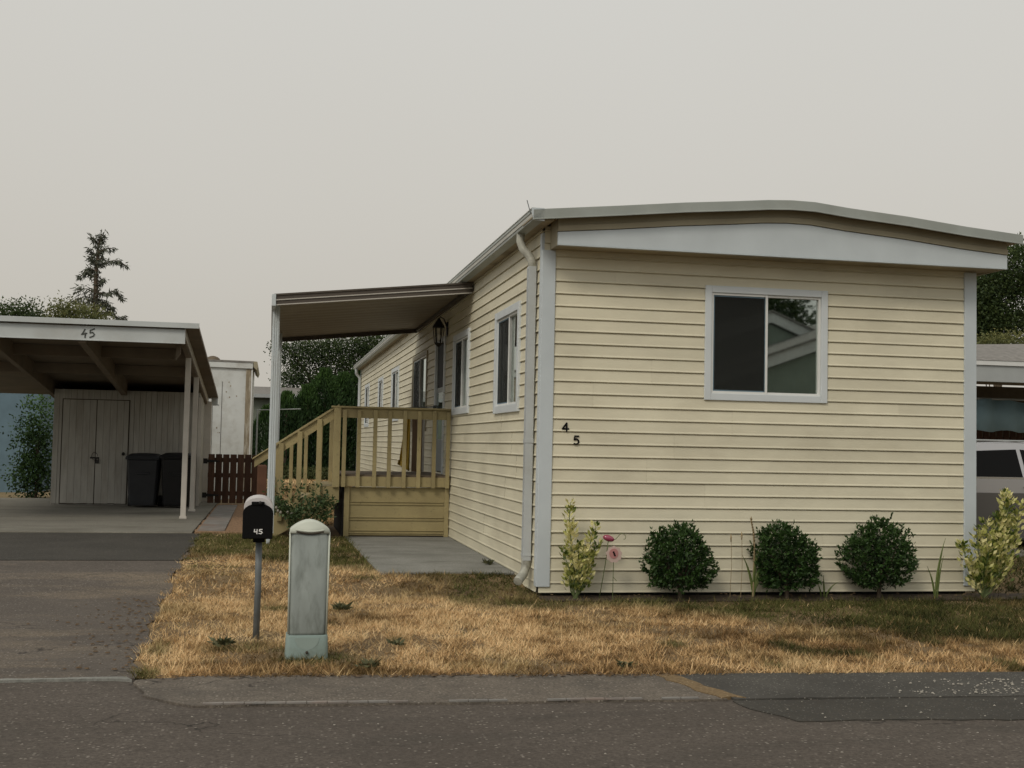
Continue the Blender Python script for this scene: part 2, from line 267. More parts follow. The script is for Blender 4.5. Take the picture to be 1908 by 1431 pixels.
M['conifer'] = leaf_mat('conifer_needle', (0.045, 0.052, 0.040), (0.12, 0.13, 0.095), (0.075, 0.085, 0.062), 0.05, 0.8)
per_board(M['deck'], 0.10); per_board(M['gate'], 0.25)
# ---------------------------------------------------------------- builders
def tag(o, label=None, cat=None, group=None, kind=None):
    if label: o['label'] = label
    if cat: o['category'] = cat
    if group: o['group'] = group
    if kind: o['kind'] = kind
    return o
class Thing:
    def __init__(s, name, base, label, cat, group=None):
        s.o = (base[0], base[1], base[2])
        s.e = bpy.data.objects.new(name, None); s.e.empty_display_size = 0.2; C.objects.link(s.e)
        s.e.location = H(*base); s.e.rotation_euler = (0, 0, YAW); tag(s.e, label, cat, group)
class MB:
    "a mesh being built, in house coordinates (u, v, z)"
    def __init__(s): s.v = []; s.f = []; s.mi = []; s.mats = []; s.cur = 0; s.sm = []; s.smooth = False
    def use(s, m):
        if m not in s.mats: s.mats.append(m)
        s.cur = s.mats.index(m); return s
    def add(s, vs, fs):
        b = len(s.v); s.v += [tuple(p) for p in vs]
        for f in fs: s.f.append([b + i for i in f]); s.mi.append(s.cur); s.sm.append(s.smooth)
        return s
    def box(s, u0, u1, v0, v1, z0, z1):
        return s.add([(u0, v0, z0), (u1, v0, z0), (u1, v1, z0), (u0, v1, z0), (u0, v0, z1), (u1, v0, z1), (u1, v1, z1), (u0, v1, z1)],
                     [(0, 3, 2, 1), (4, 5, 6, 7), (0, 1, 5, 4), (1, 2, 6, 5), (2, 3, 7, 6), (3, 0, 4, 7)])
    def bar(s, p, q, w, h, up=(0, 0, 1)):
        p = Vector(p); q = Vector(q); d = (q - p).normalized(); sd_ = d.cross(Vector(up))
        if sd_.length < 1e-4: sd_ = d.cross(Vector((0, 1, 0)))
        sd_.normalize(); u_ = sd_.cross(d)
        vs = [c + sd_ * a * w / 2 + u_ * b * h / 2 for c in (p, q) for a, b in ((-1, -1), (1, -1), (1, 1), (-1, 1))]
        return s.add(vs, [(3, 2, 1, 0), (4, 5, 6, 7), (0, 1, 5, 4), (1, 2, 6, 5), (2, 3, 7, 6), (3, 0, 4, 7)])
    def tube(s, pts, r, n=8, cap=True):
        pts = [Vector(p) for p in pts]; rs = r if isinstance(r, (list, tuple)) else [r] * len(pts)
        vs = []; fs = []; prev = None
        for i, p in enumerate(pts):
            d = (pts[min(i + 1, len(pts) - 1)] - pts[max(i - 1, 0)]).normalized()
            a = d.cross(Vector((0, 0, 1))) if prev is None else prev - d * prev.dot(d)
            if a.length < 1e-3: a = d.cross(Vector((0, 1, 0.1)))
            a.normalize(); prev = a; b = d.cross(a)
            for k in range(n):
                t = 2 * math.pi * k / n; vs.append(p + (a * math.cos(t) + b * math.sin(t)) * rs[i])
        for i in range(len(pts) - 1):
            for k in range(n): fs.append((i * n + k, i * n + (k + 1) % n, (i + 1) * n + (k + 1) % n, (i + 1) * n + k))
        if cap: fs.append(tuple(range(n - 1, -1, -1))); fs.append(tuple(range((len(pts) - 1) * n, len(pts) * n)))
        return s.add(vs, fs)
    def prism(s, poly, a, b, axis='v'):
        "poly: points in the two other axes, extruded from a to b"
        def P(x, y, t): return {'v': (x, t, y), 'u': (t, x, y), 'z': (x, y, t)}[axis]
        n = len(poly); vs = [P(x, y, a) for x, y in poly] + [P(x, y, b) for x, y in poly]
        return s.add(vs, [tuple(range(n - 1, -1, -1)), tuple(range(n, 2 * n))] + [(i, (i + 1) % n, n + (i + 1) % n, n + i) for i in range(n)])
    def loft(s, rings, close=True):
        n = len(rings[0]); vs = [p for r in rings for p in r]; fs = []
        for i in range(len(rings) - 1):
            for k in range(n): fs.append((i * n + k, i * n + (k + 1) % n, (i + 1) * n + (k + 1) % n, (i + 1) * n + k))
        if close: fs.append(tuple(range(n - 1, -1, -1))); fs.append(tuple(range((len(rings) - 1) * n, len(rings) * n)))
        return s.add(vs, fs)
    def build(s, name, m, parent=None, bevel=0, th=None, label=None):
        "parent: Thing or part object; coordinates stay those of the thing"
        if m is not None and not s.mats: s.mats = [m]
        T = th if th else (parent if isinstance(parent, Thing) else None)
        o0 = T.o if T else (0, 0, 0)
        me = bpy.data.meshes.new(name); me.from_pydata([(a - o0[0], b - o0[1], c - o0[2]) for a, b, c in s.v], [], s.f)
        for x in s.mats: me.materials.append(M[x] if isinstance(x, str) else x)
        me.polygons.foreach_set('material_index', s.mi); me.polygons.foreach_set('use_smooth', s.sm)
        import bmesh
        bm = bmesh.new(); bm.from_mesh(me); bmesh.ops.recalc_face_normals(bm, faces=bm.faces); bm.to_mesh(me); bm.free()
        me.update()
        o = bpy.data.objects.new(name, me); C.objects.link(o)
        if isinstance(parent, Thing): o.parent = parent.e
        elif parent is not None: o.parent = parent
        else: o.location = OO; o.rotation_euler = (0, 0, YAW)
        if bevel:
            bv = o.modifiers.new('bevel', 'BEVEL'); bv.width = bevel; bv.segments = 2; bv.limit_method = 'ANGLE'; bv.angle_limit = R(40)
        if label: o['label'] = label
        return o
def fast_mesh(name, verts, faces_n, material, parent=None, th=None, attrs=None, smooth=False):
    "verts Nx3 (house coordinates), consecutive faces of faces_n vertices"
    o0 = th.o if th else (0, 0, 0)
    me = bpy.data.meshes.new(name); nv = len(verts); nf = nv // faces_n
    me.vertices.add(nv); me.vertices.foreach_set('co', (verts - np.array(o0)).astype(np.float32).ravel())
    me.loops.add(nv); me.loops.foreach_set('vertex_index', np.arange(nv, dtype=np.int32))
    me.polygons.add(nf); me.polygons.foreach_set('loop_start', np.arange(0, nv, faces_n, dtype=np.int32))
    me.update(calc_edges=True); me.materials.append(M[material])
    for k, a in (attrs or {}).items():
        at_ = me.attributes.new(k, 'FLOAT', 'POINT'); at_.data.foreach_set('value', np.repeat(a, faces_n).astype(np.float32))
    o = bpy.data.objects.new(name, me); C.objects.link(o)
    if parent is not None: o.parent = parent.e if isinstance(parent, Thing) else parent
    else: o.location = OO; o.rotation_euler = (0, 0, YAW)
    return o
def nrm(a): return a / np.maximum(np.linalg.norm(a, axis=1, keepdims=True), 1e-9)
def leaf_quads(P, D, L, W, rng=RNG):
    "leaf = kite quad from P along D"
    n = len(P); D = nrm(D); S = nrm(np.cross(D, rng.normal(size=(n, 3))))
    L = np.asarray(L).reshape(-1, 1) * np.ones((n, 1)); W = np.asarray(W).reshape(-1, 1) * np.ones((n, 1))
    q = np.empty((n, 4, 3)); q[:, 0] = P; q[:, 1] = P + D * L * 0.45 + S * W / 2; q[:, 2] = P + D * L; q[:, 3] = P + D * L * 0.45 - S * W / 2
    return q.reshape(-1, 3)
def leaf_part(name, P, D, L, W, material, parent, th, rnd=None):
    if rnd is None: rnd = RNG.random(len(P))
    return fast_mesh(name, leaf_quads(P, D, L, W), 4, material, parent, th, {'rnd': rnd})
def sph(n, rng=RNG):
    return nrm(rng.normal(size=(n, 3)))
def strokes(mb, lines, org, su, sz, width, depth_v, face='v', th=0.004):
    "polylines in unit box -> flat bars on a wall facing -v"
    for ln in lines:
        for (a, b), (c, d) in zip(ln[:-1], ln[1:]):
            p = Vector((org[0] + a * su, depth_v, org[2] + b * sz)); q = Vector((org[0] + c * su, depth_v, org[2] + d * sz))
            dd = (q - p).normalized() * width * 0.3
            mb.bar(p - dd, q + dd, width, th, up=(0, 1, 0))
            depth_v -= 0.0001
FOUR = [[(0.62, 1.0), (0.0, 0.33), (1.0, 0.33)], [(0.72, 0.62), (0.68, 0.0)]]
FIVE = [[(0.95, 1.0), (0.25, 0.96), (0.15, 0.55), (0.50, 0.62), (0.85, 0.50), (0.95, 0.28), (0.75, 0.07), (0.40, 0.0), (0.05, 0.07)]]

# ================================================================ THE SETTING
def rag(poly, amp=0.012, step=0.07):
    out = []
    for (a, b), (c, d) in zip(poly, poly[1:] + poly[:1]):
        L_ = math.hypot(c - a, d - b); n = max(1, int(L_ / step)) if L_ < 9 else 1; out.append((a, b))
        for k in range(1, n):
            t = k / n; x = a + (c - a) * t; y = b + (d - b) * t; j = amp * (mnoise.noise(Vector((x * 4, y * 4, 0))) + 0.7 * mnoise.noise(Vector((x * 17, y * 17, 5))))
            out.append((x - (d - b) / L_ * j, y + (c - a) / L_ * j))
    return out
def sheet(name, poly, z, material, zfun=None, ragged=0.0):
    if ragged: poly = rag(poly, ragged)
    mb = MB(); n = len(poly); hz_ = [(zfun(b) if zfun else 0) + z for a, b in poly]
    mb.add([(a, b, h) for (a, b), h in zip(poly, hz_)] + [(a, b, h - 0.04) for (a, b), h in zip(poly, hz_)], [tuple(range(n))] + [(i, (i + 1) % n, n + (i + 1) % n, n + i) for i in range(n)])
    o = mb.build(name, material); tag(o, kind='structure'); return o
def grid(name, u0, u1, v0, v1, z, material, nu, nv, front=None):
    mb = MB(); vs = []; fs = []
    for j in range(nv + 1):
        vv = v0 + (v1 - v0) * j / nv
        for i in range(nu + 1):
            uq = u0 + (u1 - u0) * i / nu; vs.append((uq, front(uq) if (front and j == 0) else vv, gz(vv) + z))
    for j in range(nv):
        for i in range(nu):
            a = j * (nu + 1) + i
            fs.append((a, a + 1, a + nu + 2, a + nu + 1))
    mb.add(vs, fs); mb.smooth = True; o = mb.build(name, material); tag(o, kind='structure'); return o
g = MB(); vs = []; fs = []
VR = [-600, -4.6, -0.1, 0.1, 0.3, 0.5, 0.9, 1.2, 1500]
for b_ in VR: vs += [(-1500, b_, gz(b_) - 0.03), (1500, b_, gz(b_) - 0.03)]
for i in range(len(VR) - 1): fs.append((2 * i, 2 * i + 1, 2 * i + 3, 2 * i + 2))
g.add(vs, fs); tag(g.build('ground', 'earth'), kind='structure')
# lawn front edge and strip lower edge (u -> v)
def edge_v(u): return -3.54 - 0.066 * (u + 2.4) if u > -3.4 else -3.48
def low_v(u): return -4.27 - 0.045 * (u + 2.4)
LEFTU = -3.22
def drive_u(v):
    return -3.12 - 0.10 * (v + 3.5) / 2.4 if v < -1.1 else -3.22 - 0.03 * (v + 1.1) / 4.5
grid('lawn', -3.24, 14, -3.4, 46, -0.008, 'lawnbase', 60, 160, front=lambda u: edge_v(u) + 0.02)
sheet('road', [(-60, -12.0), (60, -15.0), (60, -6.2), (10, -4.32), (5, -3.98), (-2.4, -3.50), (-60, -3.3)], -0.011, 'road')
mbd = MB(); rows = [(-3.46, -3.16)]; vs = []; fs = []
VS = [-3.50 + 0.25 * i for i in range(38)]
for b_ in VS: vs += [(-40, b_, gz(b_) + 0.001), (drive_u(b_) + 0.03 * math.sin(b_ * 5) + 0.02 * math.sin(b_ * 13), b_, gz(b_) + 0.001)]
for i in range(len(VS) - 1): fs.append((2 * i, 2 * i + 1, 2 * i + 3, 2 * i + 2))
mbd.add(vs, fs); mbd.add([(-40, -3.5, 0.001), (drive_u(-3.5) + 0.01, -3.5, 0.001), (drive_u(-3.5) + 0.01, -3.5, -0.04), (-40, -3.5, -0.04)], [(0, 1, 2, 3)]); tag(mbd.build('driveway', 'drive'), kind='structure')
mbp = MB(); VS = [2.2 + 0.3 * i for i in range(13)]; vs = []; fs = []
for i, b_ in enumerate(VS): vs += [(-40, b_, gz(b_) + 0.006), (-3.28 + 0.03 * math.sin(b_ * 9), b_, gz(b_) + 0.006)]
for i in range(len(VS) - 1): fs.append((2 * i, 2 * i + 1, 2 * i + 3, 2 * i + 2))
mbp.add(vs, fs); tag(mbp.build('driveway_apron', 'patch'), kind='structure')
us = [-2.75 + 0.25 * i for i in range(12)]
top = [(u, edge_v(u) + 0.05) for u in us] + [(-0.05, edge_v(0))]
bot = [(u, low_v(u) + 0.008 * math.sin(u * 7)) for u in us] + [(0.08, low_v(0))]
sheet('kerb_strip', [(-3.10, -3.56)] + top + bot[::-1] + [(-2.85, -4.17), (-3.02, -3.98)], 0.001, 'strip', ragged=0.02)
us = [0.25 + 0.4 * i for i in range(40)]
sheet('kerb_strip_dark', [(-0.03, edge_v(0) + 0.02)] + [(u, edge_v(u) + 0.05) for u in us] + [(u, low_v(u)) for u in us][::-1] + [(0.12, low_v(0.1))], 0.002, 'stripd', ragged=0.02)
sheet('road_patch', [(0.10, low_v(0.1) - 0.02)] + [(u, low_v(u) - 0.01) for u in us] + [(u, low_v(u) - 0.52 + 0.02 * math.sin(3 * u)) for u in us][::-1] + [(0.22, -4.78), (0.12, -4.6)], -0.0045, 'patch', ragged=0.03)
sheet('kerb_seam', [(-0.10, edge_v(0)), (0.0, edge_v(0)), (0.19, low_v(0.1) + 0.01), (0.05, low_v(0.1) + 0.01)], 0.006, 'lawnbase', ragged=0.05)
# pale chipped lip along the strip
mb = MB()
for i in range(26):
    u0 = -2.7 + i * 0.105
    if RNG.random() < 0.25: continue
    mb.box(u0, u0 + 0.10, low_v(u0) + 0.002, low_v(u0) + 0.022 + 0.014 * RNG.random(), 0.002, 0.010)
tag(mb.build('kerb_lip', 'paver'), kind='structure')
sheet('road_joint', [(-9, -3.515), (-3.3, -3.515), (-3.12, -3.56), (-3.16, -3.47), (-9, -3.475)], 0.004, 'walk', ragged=0.03)
# carport slab, walk, pavers, gravel
mb = MB(); mb.box(-12, -3.38, 5.92, 14.6, -0.02, 0.115); tag(mb.build('carport_slab', 'slab', bevel=0.01), kind='structure')
mb = MB(); mb.prism([(-1.40, 5.42), (-1.33, 1.02), (-0.55, 1.10), (0.02, 1.0), (0.02, 5.42)], 0.0, 0.108, 'z'); tag(mb.build('walkway', 'walk', bevel=0.008), kind='structure')
mb = MB()
for i in range(14):
    v0 = 6.22 + i * 0.46; mb.box(-3.33, -2.97, v0, v0 + 0.452, 0.05, 0.122 + 0.002 * (i % 3))
tag(mb.build('paver_path', 'paver', bevel=0.006), kind='structure')
sheet('gravel_bed', [(-3.36, 6.0), (-2.50, 6.0), (-2.55, 13.2), (-3.36, 13.2)], 0.008, 'gravel', lambda v: gz(v), ragged=0.03)
sheet('flower_bed', [(0.0, -0.34), (1.0, -0.40), (2.2, -0.36), (3.4, -0.42), (4.6, -0.36), (5.0, -0.3), (5.0, 0.04), (0.0, 0.04)], 0.006, 'dirt', ragged=0.04)

# ================================================================ THE HOUSE
W_, LN = 4.34, 22.4
hs_ = Thing('mobile_home', (0, 0, 0), 'cream vinyl sided mobile home with a low gabled roof and black numbers 4 and 5', 'house')
Z0, CO = 0.12, 0.1143
def panel_tone(o, ax, a0):
    me = o.data; at_ = me.attributes.new('tone', 'FLOAT', 'FACE'); vals = []
    for p in me.polygons:
        c = p.center; k = int(math.floor((c.z - Z0) / CO + 1e-6)) + 1; sh_ = (math.sin((k // 2) * 12.9898) * 43758.5) % 1 * 3.05 - 3.05
        j = int((c[ax] - a0 - sh_) // 3.05); vals.append((math.sin((k // 2) * 7.13 + j * 3.71) * 9431.7) % 1)
    at_.data.foreach_set('value', vals)
PROF = [(0, 0.0175), (0.03, 0.0185), (0.16, 0.0120), (0.55, 0.0085), (0.90, 0.0052), (0.93, -0.001), (1.0, -0.003)]
def siding(mb, along, a0, a1, ztop, openings, topfun=None):
    "lap siding; along 'u' faces -v, along 'v' faces -u"
    def P(a, off, z): return (a, -off, z) if along == 'u' else (-off, a, z)
    k = -1
    while True:
        zb = max(0.035, Z0 + CO * k); zt = Z0 + CO * (k + 1); k += 1
        if zb >= ztop: break
        zt = min(zt, ztop)
        cuts = sorted({zb, zt} | {z for o in openings for z in (o[2], o[3]) if zb < z < zt})
        for c0, c1 in zip(cuts[:-1], cuts[1:]):
            zm = (c0 + c1) / 2; iv = [(a0, a1)]
            for o in openings:
                if o[2] < zm < o[3]:
                    nv = []
                    for p, q in iv:
                        if o[1] <= p or o[0] >= q: nv.append((p, q)); continue
                        if p < o[0]: nv.append((p, o[0]))
                        if o[1] < q: nv.append((o[1], q))
                    iv = nv
            sh_ = (math.sin(((k - 1) // 2) * 12.9898) * 43758.5) % 1 * 3.05 - 3.05      # panel joints, two laps per panel
            nv = []
            for p, q in iv:
                c_ = p
                for j in range(12):
                    b_ = a0 + sh_ + 3.05 * j
                    if c_ < b_ - 0.02 and b_ < q - 0.02: nv.append((c_, b_)); c_ = b_
                nv.append((c_, q))
            iv = nv
            def off(z):
                t = (z - zb) / CO
                for (t0, o0), (t1, o1) in zip(PROF[:-1], PROF[1:]):
                    if t <= t1: return o0 + (o1 - o0) * (t - t0) / (t1 - t0)
                return PROF[-1][1]
            zs = sorted({c0, c1} | {zb + t * CO for t, _ in PROF if c0 < zb + t * CO < c1})
            for p, q in iv:
                ji = int((((p + q) / 2 - a0 - sh_) // 3.05)); jo = 0.0016 if ji % 2 else 0.0
                for y0, y1 in zip(zs[:-1], zs[1:]):
                    mb.add([P(p, off(y0) + jo, y0), P(q, off(y0) + jo, y0), P(q, off(y1) + jo, y1), P(p, off(y1) + jo, y1)], [(0, 1, 2, 3)])
                mb.add([P(q, off(c0), c0), P(q, off(c0) + 0.0016, c0), P(q, off(c1) + 0.0016, c1), P(q, off(c1), c1)], [(0, 1, 2, 3)])
                if c0 == zb: mb.add([P(p, -0.002, c0), P(q, -0.002, c0), P(q, PROF[0][1], c0), P(p, PROF[0][1], c0)], [(0, 1, 2, 3)])
FW = [1.548, 2.782, 1.815, 2.89]
SW = [(0.935, 2.245, 1.69, 2.785), (4.0, 5.30, 1.74, 2.80), (8.1, 10.05, 1.55, 2.83), (12.32, 13.72, 1.78, 2.84), (15.6, 16.8, 2.02, 2.81), (19.35, 20.7, 1.74, 2.83)]
DR = (6.12, 7.12, 0.93, 2.88)
i_ = 0.05
mb = MB(); siding(mb, 'u', 0.0, 4.34, 3.36, [(FW[0] + i_, FW[1] - i_, FW[2] + i_, FW[3] - i_)]); panel_tone(mb.build('front_wall', 'siding', hs_), 0, 0.0)
mb = MB(); siding(mb, 'v', 0.02, LN - 0.05, 3.36, [(a + i_, b - i_, c + i_, d - i_) for a, b, c, d in SW] + [(DR[0] + i_, DR[1] - i_, DR[2] + 0.02, DR[3] - i_)]); panel_tone(mb.build('side_wall', 'siding', hs_), 1, 0.02)
mb = MB(); mb.add([(W_, 0, 0.04), (W_, LN, 0.04), (W_, LN, 3.36), (W_, 0, 3.36)], [(0, 1, 2, 3)]); mb.add([(0, LN, 0.04), (W_, LN, 0.04), (W_, LN, 3.36), (0, LN, 3.36)], [(0, 1, 2, 3)]); mb.build('rear_wall', 'siding', hs_)
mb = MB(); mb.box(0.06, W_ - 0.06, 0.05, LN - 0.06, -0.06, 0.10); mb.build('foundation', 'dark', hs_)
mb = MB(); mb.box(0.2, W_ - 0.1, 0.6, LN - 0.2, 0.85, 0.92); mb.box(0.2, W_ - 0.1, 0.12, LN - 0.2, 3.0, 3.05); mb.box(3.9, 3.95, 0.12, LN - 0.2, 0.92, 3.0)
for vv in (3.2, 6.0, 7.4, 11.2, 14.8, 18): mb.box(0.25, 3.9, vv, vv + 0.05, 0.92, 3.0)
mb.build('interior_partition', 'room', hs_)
# corner trims
mb = MB(); mb.box(-0.022, 0.104, -0.026, 0.012, 0.088, 3.14); mb.box(-0.024, 0.010, 0.012, 0.075, 0.088, 3.30); mb.build('corner_trim', 'trim', hs_, bevel=0.004)
mb = MB(); mb.box(4.222, 4.352, -0.026, 0.012, 0.088, 3.14); mb.box(4.342, 4.368, 0.012, 0.10, 0.088, 3.30); mb.build('corner_trim', 'trim', hs_, bevel=0.004)
mb = MB(); mb.box(-0.024, 0.01, LN - 0.06, LN + 0.02, 0.088, 3.34); mb.build('corner_trim', 'trim', hs_, bevel=0.004)
# roof
RL, RR, RC = (-0.20, 3.425), (4.60, 3.455), (2.23, 3.664)
def rz(u): return RL[1] + (RC[1] - RL[1]) * (u - RL[0]) / (RC[0] - RL[0]) if u < RC[0] else RC[1] + (RR[1] - RC[1]) * (u - RC[0]) / (RR[0] - RC[0])
uu = [-0.20, 0.6, 1.2, 1.7, 2.0, 2.23, 2.46, 2.8, 3.4, 4.0, 4.60]
def rzs(u):
    z = rz(u); d = abs(u - RC[0]); return z - 0.018 * max(0, 1 - d / 0.25) + 0.004 * math.sin(u * 6)
mb = MB(); mb.prism([(u, rzs(u)) for u in uu] + [(u, rzs(u) - 0.05) for u in uu[::-1]], -0.385, LN + 0.35); roof = mb.build('roof', 'roof', hs_)
mb = MB(); mb.prism([(u, rzs(u) + 0.008) for u in uu] + [(u, rzs(u) - 0.080) for u in uu[::-1]], -0.412, -0.386); mb.prism([(u, rzs(u) - 0.074) for u in uu] + [(u, rzs(u) - 0.086) for u in uu[::-1]], -0.424, -0.4125)
rk = mb.build('rake_trim', 'rake', roof, bevel=0.003, th=hs_)
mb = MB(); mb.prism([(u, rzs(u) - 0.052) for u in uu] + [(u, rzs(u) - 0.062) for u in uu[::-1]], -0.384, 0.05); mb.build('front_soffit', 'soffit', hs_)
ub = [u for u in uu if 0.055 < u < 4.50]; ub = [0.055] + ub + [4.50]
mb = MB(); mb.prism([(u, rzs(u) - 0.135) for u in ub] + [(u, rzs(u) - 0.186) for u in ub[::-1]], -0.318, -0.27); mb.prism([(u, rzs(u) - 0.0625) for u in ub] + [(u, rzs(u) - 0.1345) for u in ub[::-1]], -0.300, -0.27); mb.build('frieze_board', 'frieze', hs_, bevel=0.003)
mb = MB(); mb.prism([(u, rzs(u) - 0.190) for u in ub] + [(4.50, 3.150), (0.055, 3.150)], -0.306, -0.27); mb.prism([(0.055, 3.142), (4.50, 3.142), (4.50, 3.1495), (0.055, 3.1495)], -0.311, -0.272)
mb.build('gable_fascia', 'trim', hs_, bevel=0.003)
mb = MB(); mb.box(0.052, 0.085, -0.269, -0.016, 3.145, 3.395); mb.build('fascia_return', 'frieze', hs_)
mb = MB(); mb.box(4.47, 4.50, -0.269, 0.6, 3.145, 3.38); mb.build('fascia_return', 'frieze', hs_)
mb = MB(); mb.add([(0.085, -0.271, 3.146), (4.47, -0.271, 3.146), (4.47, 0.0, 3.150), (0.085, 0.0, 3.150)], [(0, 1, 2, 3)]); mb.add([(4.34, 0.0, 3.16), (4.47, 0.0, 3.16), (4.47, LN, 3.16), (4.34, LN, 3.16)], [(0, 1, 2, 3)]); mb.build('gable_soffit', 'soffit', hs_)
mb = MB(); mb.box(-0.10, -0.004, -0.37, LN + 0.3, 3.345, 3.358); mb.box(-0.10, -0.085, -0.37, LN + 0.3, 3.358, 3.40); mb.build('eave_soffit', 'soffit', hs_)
mb = MB(); P_ = [(-0.101, 3.435), (-0.20, 3.435), (-0.206, 3.425), (-0.206, 3.41), (-0.198, 3.40), (-0.190, 3.345), (-0.101, 3.338)]
mb.prism(P_, -0.40, LN + 0.33); gut = mb.build('gutter', 'rake', hs_, bevel=0.002)
mb = MB(); mb.prism([(-0.098, 3.444), (-0.212, 3.444), (-0.212, 3.40), (-0.194, 3.336), (-0.098, 3.330)], -0.412, -0.4015); mb.build('end_cap', 'trim', gut, th=hs_)
mb = MB(); mb.bar((-0.199, -0.4, 3.447), (-0.199, LN + 0.33, 3.447), 0.018, 0.008); mb.build('gutter_lip', 'winwhite', gut, th=hs_)
# downspouts
mb = MB()
def dsbox(p, q, w, d): mb.bar(p, q, w, d)
dv = 0.245
mb.use('downdirty'); mb.smooth = True
mb.tube([(-0.150, 0.36, 3.345), (-0.152, 0.355, 3.27), (-0.135, 0.33, 3.20), (-0.085, 0.28, 3.13), (-0.060, dv, 3.07), (-0.058, dv, 3.0)], 0.040, 10); mb.smooth = False
mb.use('downspout'); mb.box(-0.098, -0.026, dv - 0.043, dv + 0.043, 0.30, 3.02); mb.box(-0.102, -0.022, dv - 0.047, dv + 0.047, 1.38, 1.42); mb.box(-0.101, -0.023, dv - 0.046, dv + 0.046, 0.34, 0.36)
for a in (-0.016, 0.016): mb.box(-0.1015, -0.0985, dv + a - 0.005, dv + a + 0.005, 0.36, 3.0)
mb.use('downdirty'); mb.smooth = True; mb.tube([(-0.062, dv, 0.32), (-0.064, dv - 0.005, 0.24), (-0.09, dv - 0.05, 0.185), (-0.17, dv - 0.16, 0.125)], 0.042, 10)
mb.build('downspout', None, hs_, bevel=0.002)
mb = MB(); mb.smooth = True; f_ = LN - 0.15
mb.tube([(-0.15, f_ - 0.1, 3.345), (-0.15, f_, 3.22), (-0.05, f_ + 0.0, 3.1), (-0.05, f_, 2.9), (-0.05, f_, 0.25), (-0.15, f_ - 0.15, 0.16)], 0.045, 8); mb.build('downspout', 'downspout', hs_)
mb = MB(); a_ = at(988, 395, -0.35); b_ = at(982, 373, -0.35); mb.tube([(a_[0], a_[1], 3.40), a_, b_], 0.004, 5); mb.build('antenna', 'mbpost', hs_)
# numbers on the front
mb = MB(); strokes(mb, [[(0.68, 0.0), (0.68, 1.0), (0.0, 0.30), (1.0, 0.30)]], (0.196, 0, 1.492), 0.058, 0.075, 0.014, -0.018); mb.build('house_number', 'black', hs_, label='black numeral 4 on the siding')
mb = MB(); strokes(mb, [[(0.92, 1.0), (0.22, 1.0), (0.12, 0.55), (0.5, 0.64), (0.85, 0.5), (0.95, 0.28), (0.75, 0.05), (0.40, 0.0), (0.05, 0.07)]], (0.304, 0, 1.377), 0.050, 0.073, 0.014, -0.018); mb.build('house_number', 'black', hs_, label='black numeral 5 on the siding')
# windows
def window(face, a0, a1, z0, z1, split, screen_side, fwid=0.065, proud=0.028, curtain=None, kind='slider', fm='winframe'):
    "face 'f': front wall (u, facing -v); face 's': side wall (v, facing -u).  screen_side: 0 low coordinate, 1 high"
    def bx(mb, p, q, o0, o1, c, d):
        if face == 'f': mb.box(p, q, -o1, -o0, c, d)
        else: mb.box(-o1, -o0, p, q, c, d)
    mb = MB()
    bx(mb, a0, a0 + fwid, -0.01, proud, z0, z1); bx(mb, a1 - fwid, a1, -0.01, proud, z0, z1)
    bx(mb, a0 + fwid, a1 - fwid, -0.01, proud - 0.002, z1 - fwid, z1); bx(mb, a0 + fwid, a1 - fwid, -0.01, proud - 0.002, z0, z0 + fwid)
    W = mb.build('window', fm, hs_, bevel=0.004)
    i0, i1, j0, j1 = a0 + fwid, a1 - fwid, z0 + fwid, z1 - fwid; s = i0 + (i1 - i0) * split; t = 0.022
    mb = MB()   # sash
    for p, q, oo in ((i0, s + t / 2, 0.006), (s - t / 2, i1, 0.0)):
        bx(mb, p, p + t, -0.03, 0.008 + oo, j0, j1); bx(mb, q - t, q, -0.03, 0.008 + oo + 0.001, j0, j1)
        bx(mb, p + t, q - t, -0.03, 0.007 + oo, j0, j0 + t); bx(mb, p + t, q - t, -0.03, 0.007 + oo, j1 - t, j1)
    mb.build('sash', 'winwhite', W, th=hs_, bevel=0.002)
    for side, (p, q) in enumerate(((i0 + t, s - t / 2), (s + t / 2, i1 - t))):
        mb = MB(); scr = side == screen_side
        bx(mb, p, q, -0.022, -0.018, j0 + t, j1 - t); mb.build('pane', 'glassd' if scr else 'glass', W, th=hs_)
        if scr:
            mb = MB(); bx(mb, p + 0.012, q - 0.004, 0.0015, 0.0025, j0 + t + 0.012, j1 - t - 0.012); mb.build('screen', 'screen', W, th=hs_)
            mb = MB(); w2 = 0.012
            bx(mb, p, p + w2, -0.002, 0.006, j0 + t, j1 - t); bx(mb, q - w2 + 0.006, q + 0.006, -0.002, 0.006, j0 + t, j1 - t)
            bx(mb, p + w2, q - w2, -0.002, 0.0055, j0 + t, j0 + t + w2); bx(mb, p + w2, q - w2, -0.002, 0.0055, j1 - t - w2, j1 - t)
            mb.build('screen_frame', 'bluegrey', W, th=hs_)
        elif curtain:
            mb = MB(); n = 40; pts = []
            for k in range(n + 1):
                a = p - 0.05 + (q - p + 0.1) * k / n; o = -0.09 - 0.012 * math.sin(k * 1.3)
                for zz in (j0 - 0.05, j1 + 0.05): pts.append((a, -o, zz) if face == 'f' else (-o, a, zz))
            mb.smooth = True
            mb.add(pts, [(2 * k, 2 * k + 2, 2 * k + 3, 2 * k + 1) for k in range(n)]); mb.build('curtain', curtain, W, th=hs_)
    # jamb liner so that the wall has thickness
    mb = MB()
    bx(mb, i0 - 0.012, i0, -0.11, -0.031, j0, j1); bx(mb, i1, i1 + 0.012, -0.11, -0.031, j0, j1); bx(mb, i0 - 0.012, i1 + 0.012, -0.11, -0.031, j0 - 0.012, j0); bx(mb, i0 - 0.012, i1 + 0.012, -0.11, -0.031, j1, j1 + 0.012)
    mb.build('jamb', 'winwhite', W, th=hs_)
    return W
window('f', *FW, 0.5, 0, curtain='curtain')
